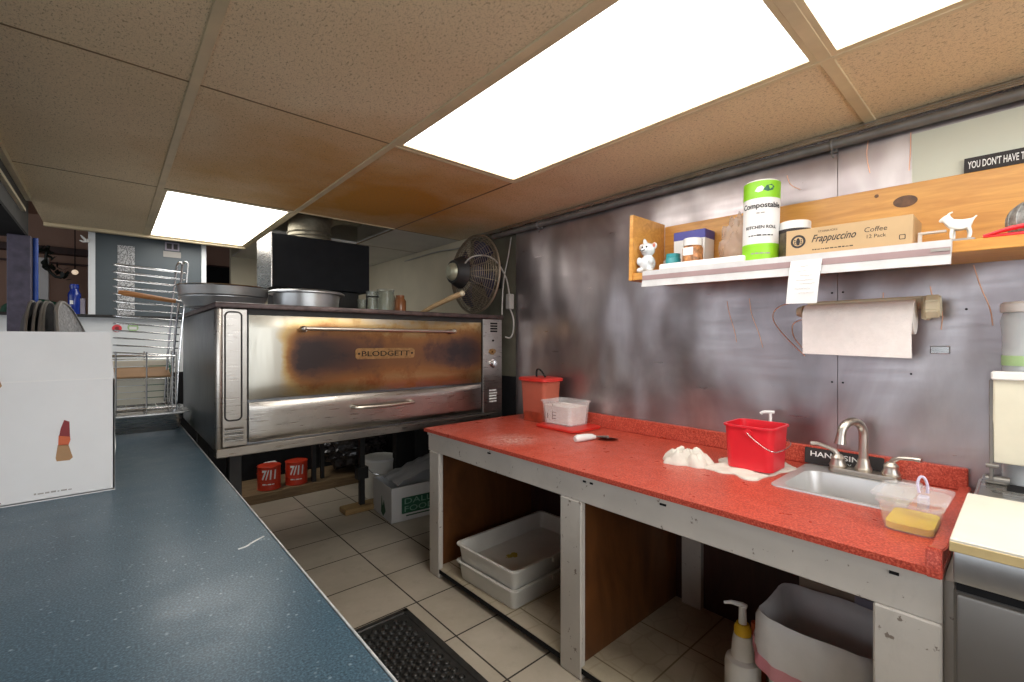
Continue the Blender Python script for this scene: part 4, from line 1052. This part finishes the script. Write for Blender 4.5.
# plastic wrap
b = bmesh.new(); bmesh.ops.create_icosphere(b, subdivisions=4, radius=1); rng = random.Random(11)
for v in b.verts:
    q = v.co.copy(); k = 1+.14*math.sin(7*q.x+9*q.z)*math.cos(8*q.y)+rng.uniform(-.02, .02)
    v.co = V((q.x*.055*k, q.y*.07*k*(1-.2*q.z), (max(-.97, q.z)*.5+.48)*.20*k))
mm = MB(); mm.merge(b, Matrix.Translation((1.815, .735, ZS))); zmin = min(v.co.z for v in mm.bm.verts)
bmesh.ops.translate(mm.bm, verts=mm.bm.verts, vec=(0, 0, ZS-zmin))
tag(build('plastic_bag', mm, 'wrap', None, 80), 'crinkled see-through plastic bag behind the green paper towel roll', 'bag')
# compostable roll
t = thing('paper_towel_pack', 'upright paper towel roll in green and white wrapper on the shelf', 'paper towel', (1.745, .64, ZS))
rx_, ry_, R = 1.722, .625, .057
build('wrapper', MB().use('white_paper').lathe([(0, 0), (R-.003, 0), (R, .004), (R, .274), (R-.004, .279), (R*.9, .282), (.022, .280), (.02, .27), (0, .27)], (rx_, ry_, ZS), seg=48), None, t)
b = MB().lathe([(R+.0004, .006), (R+.0006, .006), (R+.0006, .062), (R+.0004, .062)], (rx_, ry_, ZS), seg=48)
build('green_band', b, 'green', t); b = MB()
b.lathe([(R+.0004, .218), (R+.0006, .218), (R+.0006, .276), (R+.0004, .276)], (rx_, ry_, ZS), seg=48)
build('green_band', b, 'green', t)
yaw = math.atan2(-ry_, -rx_)       # towards the viewer's side
RM = Matrix.Translation((rx_, ry_, ZS)) @ Matrix.Rotation(yaw+PI/2, 4, 'Z') @ FRONT
w = MB()
def rt(s_, z, h, off=0., **kw): w.merge(bend(text_bm(s_, h=h, depth=.0006, **kw), R+.0008), RM @ Matrix.Translation((0, z, R+.0008)))
rt('Compostable', .190, .024, bold=.02); rt('KITCHEN ROLL', .118, .011, bold=.02); w.merge(bend(dashes(.08, .0065, 4, .0006), R+.0008), RM @ Matrix.Translation((0, .09, R+.0008)))
build('lettering', w, 'ink', t)
w = MB(); [w.merge(bend(dashes(ww, .006, 5, .0006), R+.0008), RM @ Matrix.Translation((0, z_, R+.0008))) for ww, z_ in ((.03, .166), (.06, .028))]; build('small_print', w, 'greyink', t)
w = MB(); lf = [(0, 0), (.010, .014), (.026, .018), (.036, .010), (.030, -.002), (.014, -.006)]
b = bmesh.new(); f = b.faces.new([b.verts.new((x+.004, y, 0)) for x, y in lf]); e = bmesh.ops.extrude_face_region(b, geom=[f]); bmesh.ops.translate(b, verts=[v for v in e['geom'] if isinstance(v, bmesh.types.BMVert)], vec=(0, 0, .0008))
w.merge(bend(b, R+.0008), RM @ Matrix.Translation((0, .244, R+.0008))); build('leaf_mark', w, 'darkgreen', t)
w = MB(); b = bmesh.new(); f = b.faces.new([b.verts.new((x*.8-.022, y*.9-.002, 0)) for x, y in lf]); e = bmesh.ops.extrude_face_region(b, geom=[f]); bmesh.ops.translate(b, verts=[v for v in e['geom'] if isinstance(v, bmesh.types.BMVert)], vec=(0, 0, .0008))
w.merge(bend(b, R+.0008), RM @ Matrix.Translation((0, .244, R+.0008))); build('leaf_mark', w, 'whiteink', t)
# dark jar behind coffee box
t = thing('ground_spice_jar', 'squat dark jar with white lid between towel roll and coffee box', 'jar', (1.80, .53, ZS))
build('jar', MB().lathe([(0, 0), (.047, 0), (.05, .008), (.05, .095), (.044, .1), (0, .1)], (1.76, .53, ZS), seg=32), mat('jar_print', (.10, .08, .05), .35, 0, .8, 25), t)
build('band', MB().lathe([(.044, .095), (.051, .095), (.051, .107), (.044, .107)], (1.76, .53, ZS), seg=32), 'ink', t)
build('lid', MB().lathe([(0, .108), (.047, .108), (.047, .132), (.044, .135), (0, .135)], (1.76, .53, ZS), seg=32), 'white_plastic', t)
# coffee box
t = thing('coffee_box', 'long brown coffee drink carton lying on the shelf', 'box', (1.74, .37, ZS))
KX = 1.662; K0, K1, KZ0, KZ1 = .210, .525, ZS, ZS+.088
b = MB().box(KX, KX+.15, K0, K1, KZ0, KZ1, .0015); build('carton', b, 'kraft', t)
b = MB(); KM = lambda y, z: Matrix.Translation((KX, y, z)) @ WALLR
b.merge(text_bm('Frappuccino', w=.115, h=.030, shear=.45, bold=.012), KM(.395, ZS+.05)); build('lettering', b, 'ink', t); b = MB(); b.merge(text_bm('STARBUCKS', w=.05, h=.006), KM(.41, ZS+.074))
build('lettering', b, 'ink', t); b = MB(); b.merge(text_bm('Coffee', h=.014, shear=.1), KM(.292, ZS+.060)); b.merge(text_bm('12 Pack', h=.0105), KM(.290, ZS+.040))
b.merge(dashes(.11, .0045, 3, .0003), KM(.395, ZS+.019))
lm = KM(.49, ZS+.050)
build('lettering', b, 'ink', t); b = MB(); b.prism([(.021*math.cos(a*PI/16), .021*math.sin(a*PI/16)) for a in range(32)], .0003, lm)
b.prism(rrect(.014, .014, .002, 2, 0, 0), .0003, KM(.232, ZS+.028))
build('print', b, 'ink', t)
b = MB(); 
b.prism([(.0145*math.cos(a*PI/12), .0145*math.sin(a*PI/12)) for a in range(24)], .0002, lm @ Matrix.Translation((0, 0, .0003)))
b.prism(rrect(.010, .010, .001, 2), .0002, KM(.232, ZS+.028) @ Matrix.Translation((0, 0, .0003)))
build('emblem_ground', b, 'kraft', t)
b = MB(); f0 = .0005
b.prism([(-.004, -.012), (.004, -.012), (.006, 0), (.004, .008), (0, .012), (-.004, .008), (-.006, 0)], .0002, lm @ Matrix.Translation((0, 0, f0)))
for sg in (1, -1):
    for k in range(3): b.prism([(sg*.007, -.010+.006*k), (sg*.012, -.006+.005*k), (sg*.011, -.003+.005*k), (sg*.007, -.0065+.006*k)][::sg], .0002, lm @ Matrix.Translation((0, 0, f0)))
build('emblem', b, 'ink', t)
# sticks and goat
b = MB().tube([(1.74, .205, ZS+.070), (1.73, .155, ZS+.078), (1.73, .135, ZS+.081)], [.005], 8)
tag(build('wooden_skewer', MB().box(1.705, 1.725, .145, .205, ZS+.008, ZS+.014, .001).box(1.708, 1.722, .147, .205, ZS+.036, ZS+.042, .001).box(1.71, 1.72, .197, .205, ZS, ZS+.042), 'white_plastic'), 'pale plastic clip sticking out at the right end of the coffee carton', 'clip')
gx, gy, gz = 1.672, .118, ZS+.006
J = [((gx, gy+.012, gz+.036), .016), ((gx, gy-.006, gz+.036), .015), ((gx, gy-.016, gz+.038), .015), ((gx, gy+.020, gz+.046), .0115), ((gx, gy+.026, gz+.058), .0075), ((gx, gy+.034, gz+.056), .006), ((gx, gy+.041, gz+.051), .004),
     ((gx-.005, gy+.014, gz+.028), .0045), ((gx-.005, gy+.016, gz+.014), .0038), ((gx-.005, gy+.015, gz+.001), .003),
     ((gx+.005, gy+.013, gz+.028), .0045), ((gx+.005, gy+.011, gz+.014), .0038), ((gx+.005, gy+.011, gz+.001), .003),
     ((gx-.005, gy-.017, gz+.028), .005), ((gx-.005, gy-.021, gz+.015), .0038), ((gx-.005, gy-.019, gz+.001), .003),
     ((gx+.005, gy-.015, gz+.028), .005), ((gx+.005, gy-.018, gz+.015), .0038), ((gx+.005, gy-.016, gz+.001), .003),
     ((gx, gy-.024, gz+.050), .0028), ((gx, gy-.031, gz+.058), .0018),
     ((gx-.003, gy+.021, gz+.071), .0018), ((gx-.004, gy+.014, gz+.074), .001), ((gx+.003, gy+.021, gz+.071), .0018), ((gx+.004, gy+.014, gz+.074), .001)]
E_ = [(0, 1), (1, 2), (0, 3), (3, 4), (4, 5), (5, 6), (0, 7), (7, 8), (8, 9), (0, 10), (10, 11), (11, 12), (2, 13), (13, 14), (14, 15), (2, 16), (16, 17), (17, 18), (2, 19), (19, 20), (4, 21), (21, 22), (4, 23), (23, 24)]
t = thing('goat_figurine', 'little white goat figurine standing on the pine shelf', 'figurine', (gx, gy, ZS))
b = MB(); b.merge(skin(J, E_, 1)); build('goat', b, mat('goat_white', (.80, .78, .72), .5), t)
b = MB(); b.prism(rrect(.024, .055, .008, 4, gx, gy-.002), .0065, Matrix.Translation((0, 0, ZS)), .0015); build('base', b, 'greyink', t)
tag(build('red_clip', MB().use('redplastic').tube([(1.672, .075, ZS+.008), (1.672, .03, ZS+.020), (1.668, -.03, ZS+.028)], [.003, .006, .006], 8).tube([(1.672, .075, ZS+.006), (1.68, .03, ZS+.006), (1.68, -.03, ZS+.006)], [.003, .006, .006], 8)), 'red plastic handle lying on the right of the shelf', 'tool')
t = thing('scrub_ball', 'grey round scrubbing ball at the right edge of the shelf', 'scrubber', (1.80, -.012, ZS))
b = MB(); b.sphere((1.77, -.012, ZS+.052), .05, (1, 1, 1), 24, 18)
for k in range(7): b.ring((1.77, -.012, ZS+.052), .0505, .002, (math.cos(k*PI/7), math.sin(k*PI/7), 0), 32, 5)
build('ball', b, mat('scourer', (.30, .30, .29), .5, .4, .4, 80), t)
# sign
t = thing('slogan_sign', 'narrow black sign with white slogan standing on the shelf back board', 'sign', (1.9, .03, 1.6755))
b = MB(); SM = Matrix.Translation((1.905, .1245, 1.6755)) @ WALLR; b.prism([(0, 0), (.30, 0), (.30, .043), (0, .043)], .009, SM, .0008); build('plate', b, 'ink', t)
b = MB(); b.merge(text_bm("YOU DON'T HAVE T", w=.112, h=.022, align='L', bold=.015), SM @ Matrix.Translation((.008, .0215, .0092))); build('lettering', b, 'whiteink', t)
# receipt
b = bmesh.new(); rows = []
for k in range(9):
    v = k/8; rows.append([(1.6265-.004*math.sin(v*PI)+.001*j, .502-.085*j+.011*v, 1.424-.135*v) for j in (0, .5, 1)])
rows2 = [r + [(x+.0008, y, z) for x, y, z in r[::-1]] for r in rows]
t = thing('order_slip', 'white paper slip hanging from the shelf front strip', 'paper', (1.626, .46, 1.29))
mm = MB(); mm.loft(rows2); build('paper', mm, 'white_paper', t)
mm = MB(); rng = random.Random(2)
for k in range(7):
    z = 1.405-.014*k; y = .49-rng.uniform(0, .015)
    mm.tube([(1.6215 if 0 < k else 1.6235, y-i*.006, z+rng.uniform(-.002, .002)) for i in range(rng.randint(5, 10))], .0005, 4)
build('handwriting', mm, 'greyink', t)
# paper towel holder
t = thing('paper_towel_holder', 'cream paper towel holder under the shelf with a hanging roll', 'paper towel holder', (1.82, .35, 1.12))
build('bar', MB().box(1.885, 1.9149, .19, .525, 1.275, 1.315, .004).box(1.83, 1.905, .196, .212, 1.24, 1.31, .004).box(1.83, 1.905, .512, .526, 1.25, 1.30, .004), 'ivory', t)
b = MB(); oc = lambda R: [(R*math.cos(PI/8+a*PI/4), R*math.sin(PI/8+a*PI/4)) for a in range(8)]
YA = Matrix(((1, 0, 0, 0), (0, 0, 1, 0), (0, -1, 0, 0), (0, 0, 0, 1)))
b.prism(oc(.036), .034, Matrix.Translation((1.812, .165, 1.277)) @ YA.inverted() if False else Matrix.Translation((1.812, .200, 1.277)) @ Matrix(((1, 0, 0, 0), (0, 0, -1, 0), (0, 1, 0, 0), (0, 0, 0, 1))), .004)
build('knob', b, 'ivory', t)
b = MB().cyl((1.812, .516, 1.277), (1.812, .535, 1.277), .022, .014, 16); build('knob', b, 'ivory', t)
b = MB(); RC = V((1.812, 0, 1.247)); Rr = .052
prof = []
for k in range(26):
    a = -.05+2*PI*k/26+PI; prof.append((RC.x+Rr*math.cos(a), RC.z+Rr*math.sin(a)))
b.loft([[(x, y, z) for x, z in prof] for y in (.222, .226, .502, .506)])
sheet = [(1.7605, 1.255), (1.758, 1.22), (1.757, 1.18), (1.759, 1.128), (1.7605, 1.128), (1.7585, 1.18), (1.7595, 1.22), (1.762, 1.255)]
b.loft([[(x, y, z+(y-.35)*(.03 if z < 1.15 else 0)) for x, z in sheet] for y in (.224, .30, .40, .504)])
build('paper_roll', b, 'towel_paper', t)
tag(build('outlet_plate', MB().box(1.908, 1.9149, .155, .20, 1.135, 1.16, .002), 'steel'), 'small faint metal plate on the steel wall right of the towel roll', 'plate')

# the whole shelf sags slightly towards its right end
bpy.context.view_layer.update()
for o in list(C.objects):
    if o.parent is None and o.get('label') and 1.6 < o.location.x < 1.91 and -.4 < o.location.y < 1.12 and 1.25 < o.location.z < 1.75 and o.get('category') not in ('paper towel holder', 'pipe'):
        o.location.z += .024*(o.location.y-.3); o.rotation_euler.x = .024
# ------------------------------------------------------------------ prep table on the right
t = thing('prep_table', 'stainless refrigerated prep table at the right edge', 'prep table', (1.58, -.4, 0))
PX0, PY1 = 1.205, .094
build('cabinet', MB().use('steel_dark').box(PX0+.01, 1.9, -.9, PY1, .06, .70, .004).use('black').box(PX0+.06, 1.88, -.88, PY1-.02, 0, .06), None, t)
build('top_frame', MB().box(PX0, 1.905, -.9, PY1, .715, .775, .005, 2), 'alum', t)
build('gasket', MB().box(PX0+.006, PX0+.03, -.9, PY1-.004, .70, .716), 'black', t)
dr = build('door', MB().box(PX0, PX0+.03, -.5, PY1-.004, .08, .695, .006, 2), 'steel_dark', t)
build('lock', MB().lathe([(0, 0), (.014, 0), (.012, .006), (0, .007)], (PX0, .02, .535), (-1, 0, 0), 20), 'chrome', dr)
build('well_rim', MB().box(1.60, 1.9, -.9, .085, .775, .79, .003).box(1.66, 1.68, -.8, .04, .79, .80), 'steel', t)
build('pan_slot', MB().box(1.69, 1.80, -.6, .035, .788, .792), 'black', t)
ld = build('lid', (lambda q: q.prism([(-.5, 0), (.062, 0), (.060, .23), (-.5, .23)], .02, Matrix.Translation((1.80, 0, .85)) @ Matrix.Rotation(math.radians(-4), 4, 'Y') @ Matrix(((0, 0, -1, 0), (1, 0, 0, 0), (0, 1, 0, 0), (0, 0, 0, 1))), .003))(MB()), 'cream_plastic', t)
build('lid_edge', MB().box(1.755, 1.80, -.5, .064, 1.072, 1.094, .003), 'white_plastic', ld)
build('hinge', MB().box(1.775, 1.81, .060, .068, .80, 1.07, .001).cyl((1.79, .03, .80), (1.79, .075, .80), .012).cyl((1.775, .05, .84), (1.775, .074, .84), .006), 'steel_dark', t)
bo = tag(build('cutting_board', MB().use('board').box(1.20, 1.59, -.7, .098, .780, .80, .002).use('board_edge').box(1.1985, 1.204, -.7, .0985, .7755, .794, .001).box(1.20, 1.59, -.7, .098, .7755, .781)), 'cream cutting board on the front of the prep table', 'cutting board')
t = thing('clear_canister', 'clear plastic canister with white lid behind the prep table lid', 'canister', (1.855, -.02, .79))
cx_, cy_ = 1.855, -.015
build('body', MB().use(glass('canister_plastic', (.80, .84, .86), .15, .45)).lathe([(0, 0), (.06, 0), (.062, .01), (.062, .40), (.066, .44), (.06, .462), (.057, .462), (.06, .44), (.058, .40), (.058, .004), (0, .004)], (cx_, cy_, .7905), seg=36), None, t)
build('lid', MB().lathe([(0, .463), (.064, .463), (.066, .468), (.066, .485), (.06, .49), (0, .49)], (cx_, cy_, .7905), seg=36), 'white_plastic', t)
build('label', MB().lathe([(.0625, .318), (.0632, .318), (.0632, .345), (.0625, .345)], (cx_, cy_, .7905), seg=36), 'green_label', t)

# ------------------------------------------------------------------ far left: post, blue pipe, next room
t = tag(build('support_post', MB().box(-.385, -.302, 3.35, 3.44, 0, 1.71, .003), 'purple'), 'dull purple square post under the dark beam', 'post')
tag(build('blue_pipe', MB().cyl((-.291, 3.42, 0), (-.291, 3.42, 1.71), .0105, seg=14), 'pipe_blue'), 'blue vertical pipe beside the purple post', 'pipe')
t = thing('water_bottle', 'dark blue water bottle on the dark ledge of the half wall', 'bottle', (-.178, 4.19, 1.352))
build('body', MB().lathe([(0, 0), (.030, 0), (.033, .006), (.033, .125), (.031, .14), (.022, .16), (.022, .172), (0, .172)], (-.178, 4.19, 1.352), seg=28), 'bottle_blue', t)
build('cap', MB().lathe([(0, .173), (.024, .173), (.024, .195), (.020, .2), (0, .2)], (-.178, 4.19, 1.352), seg=28), 'bottle_blue', t)
b = MB(); b.prism([(-.008, -.012), (.008, -.012), (.008, .012), (-.008, .012)], .0006, Matrix.Translation((-.19, 4.156, 1.43)) @ FRONT); build('label', b, 'white_paper', t)
tag(build('ledge_box', MB().box(-.150, -.125, 4.17, 4.24, 1.352, 1.46, .002), 'lav'), 'greyish slim box right of the blue bottle on the ledge', 'box')
t = thing('pendant_lamp', 'small pendant bulb on a thin cord in the next room', 'lamp', (-.23, 5.5, 1.72))
build('cord', MB().cyl((-.23, 5.5, 1.80), (-.23, 5.5, 2.45), .004, seg=8), 'black', t)
n = NT('bulb'); n.set(Base_Color=n.ramp(n.noise(5), (.3, .8), (.7, .9)), Emission_Color=(1, .75, .5), Emission_Strength=.6); M['bulb'] = n.m
build('bulb', MB().sphere((-.23, 5.5, 1.775), .022), 'bulb', t)
tag(build('white_column', MB().box(-.52, -.44, 6.2, 6.28, 0, 1.97, .004), 'white_plastic'), 'slim white column in the next room behind the blue pipe', 'column')
t = thing('hanging_plant', 'dark trailing plant hanging beside the white column', 'plant', (-.41, 5.6, 1.8))
b = MB(); rng = random.Random(4)
b.tube([(-.40, 5.6, 2.0), (-.42, 5.6, 1.88), (-.40, 5.6, 1.78), (-.34, 5.6, 1.72), (-.28, 5.6, 1.76)], .012, 6, 1)
for k in range(46):
    s_ = rng.random(); c_ = V((-.46+.16*s_, 5.6+rng.uniform(-.05, .05), 1.98-.20*s_*rng.random()-.03)) if k < 20 else V((-.44+.16*s_, 5.6+rng.uniform(-.04, .04), 1.82-.10*s_+rng.uniform(-.02, .02)))
    r_ = Matrix.Translation(c_) @ Matrix.Rotation(rng.uniform(0, 6), 4, 'Z') @ Matrix.Rotation(rng.uniform(.3, 1.6), 4, 'X')
    b.prism([(0, 0), (.014, .015), (.016, .03), (0, .055), (-.016, .03), (-.014, .015)], .0015, r_)
build('foliage', b, mat('dark_leaf', (.012, .018, .012), .6), t)
t = tag(build('tubular_frame', MB().tube([(-.62, 5.2, 1.36), (-.60, 5.2, 1.46), (-.45, 5.2, 1.50), (-.25, 5.2, 1.45), (-.2, 5.2, 1.38), (-.2, 5.2, 1.0), (-.2, 5.2, 0)], .022, 10, 1).box(-.6, -.22, 5.19, 5.21, 1.36, 1.46, .004).tube([(-.62, 5.2, 1.36), (-.62, 5.2, 0)], .02, 8), 'darkgreen'), 'dark green tubular frame seen low in the next room', 'frame')
t = thing('clip_ornament', 'small white clip ornament under the ceiling edge near the panel post', 'ornament', (-.13, 4.12, 1.83))
b = MB().tube([(-.115, 4.14, 1.84), (-.13, 4.12, 1.85), (-.145, 4.11, 1.87)], [.009, .007, .004], 8).tube([(-.115, 4.14, 1.84), (-.135, 4.12, 1.83), (-.15, 4.11, 1.835)], [.009, .006, .004], 8).sphere((-.112, 4.135, 1.842), .013)
build('clip', b, 'white_plastic', t)
# notices on the panel
n = NT('speckle_paper'); n.set(Base_Color=n.ramp(n.noise(160, 2), (.42, (.12, .12, .12)), (.58, (.5, .5, .5))), Roughness=.7)
tag(build('notice_strip', MB().box(.038, .130, 4.166, 4.1699, 1.353, 1.84), n.m), 'tall speckled grey strip on the blue-grey panel', 'notice')
tag(build('notice', MB().use('lav').box(.30, .385, 4.166, 4.1699, 1.84, 1.90).use('ink').box(.31, .34, 4.165, 4.1665, 1.85, 1.89).box(.35, .375, 4.165, 4.1665, 1.85, 1.89)), 'small dark printed notice high on the blue-grey panel', 'notice')
tag(build('notice', MB().use('greyink').box(.29, .395, 4.166, 4.1699, 1.79, 1.832)), 'plain pale notice below the printed one on the panel', 'notice')
tag(build('sticker', MB().use('redplastic').cyl((.035, 4.1499, 1.262), (.035, 4.146, 1.262), .026, seg=20).use('dark_red').cyl((.035, 4.146, 1.262), (.035, 4.145, 1.262), .012)), 'round red sticker on the white half wall', 'sticker')
tag(build('sticker', MB().use('green_label').cyl((.12, 4.1499, 1.27), (.12, 4.147, 1.27), .03, seg=20).use('white_paper').box(.10, .14, 4.145, 4.148, 1.255, 1.275)), 'round pale green sticker on the white half wall', 'sticker')
tag(build('green_cabinet', MB().box(.19, .33, 4.06, 4.13, 0, 1.0, .003).box(.2, .32, 4.06, 4.13, 1.0, 1.03, .004), 'darkgreen'), 'dark green cabinet against the white half wall behind the rack', 'cabinet')

# ------------------------------------------------------------------ world, camera
w = bpy.data.worlds.new('World'); sc.world = w; w.use_nodes = True
w.node_tree.nodes['Background'].inputs[0].default_value = (.55, .65, .8, 1)
cam = bpy.data.cameras.new('Camera'); co = bpy.data.objects.new('Camera', cam); C.objects.link(co)
cam.sensor_width = 36; cam.lens = 455/1024*36; cam.clip_start = .02
co.location = (0, 0, 1.175); co.rotation_euler = (PI/2, 0, -math.radians(41.45))
sc.camera = co
sc.view_settings.view_transform = 'Standard'; sc.view_settings.look = 'None'
sc.view_settings.exposure = 0.; sc.view_settings.gamma = 1; sc.view_settings.use_curve_mapping = False
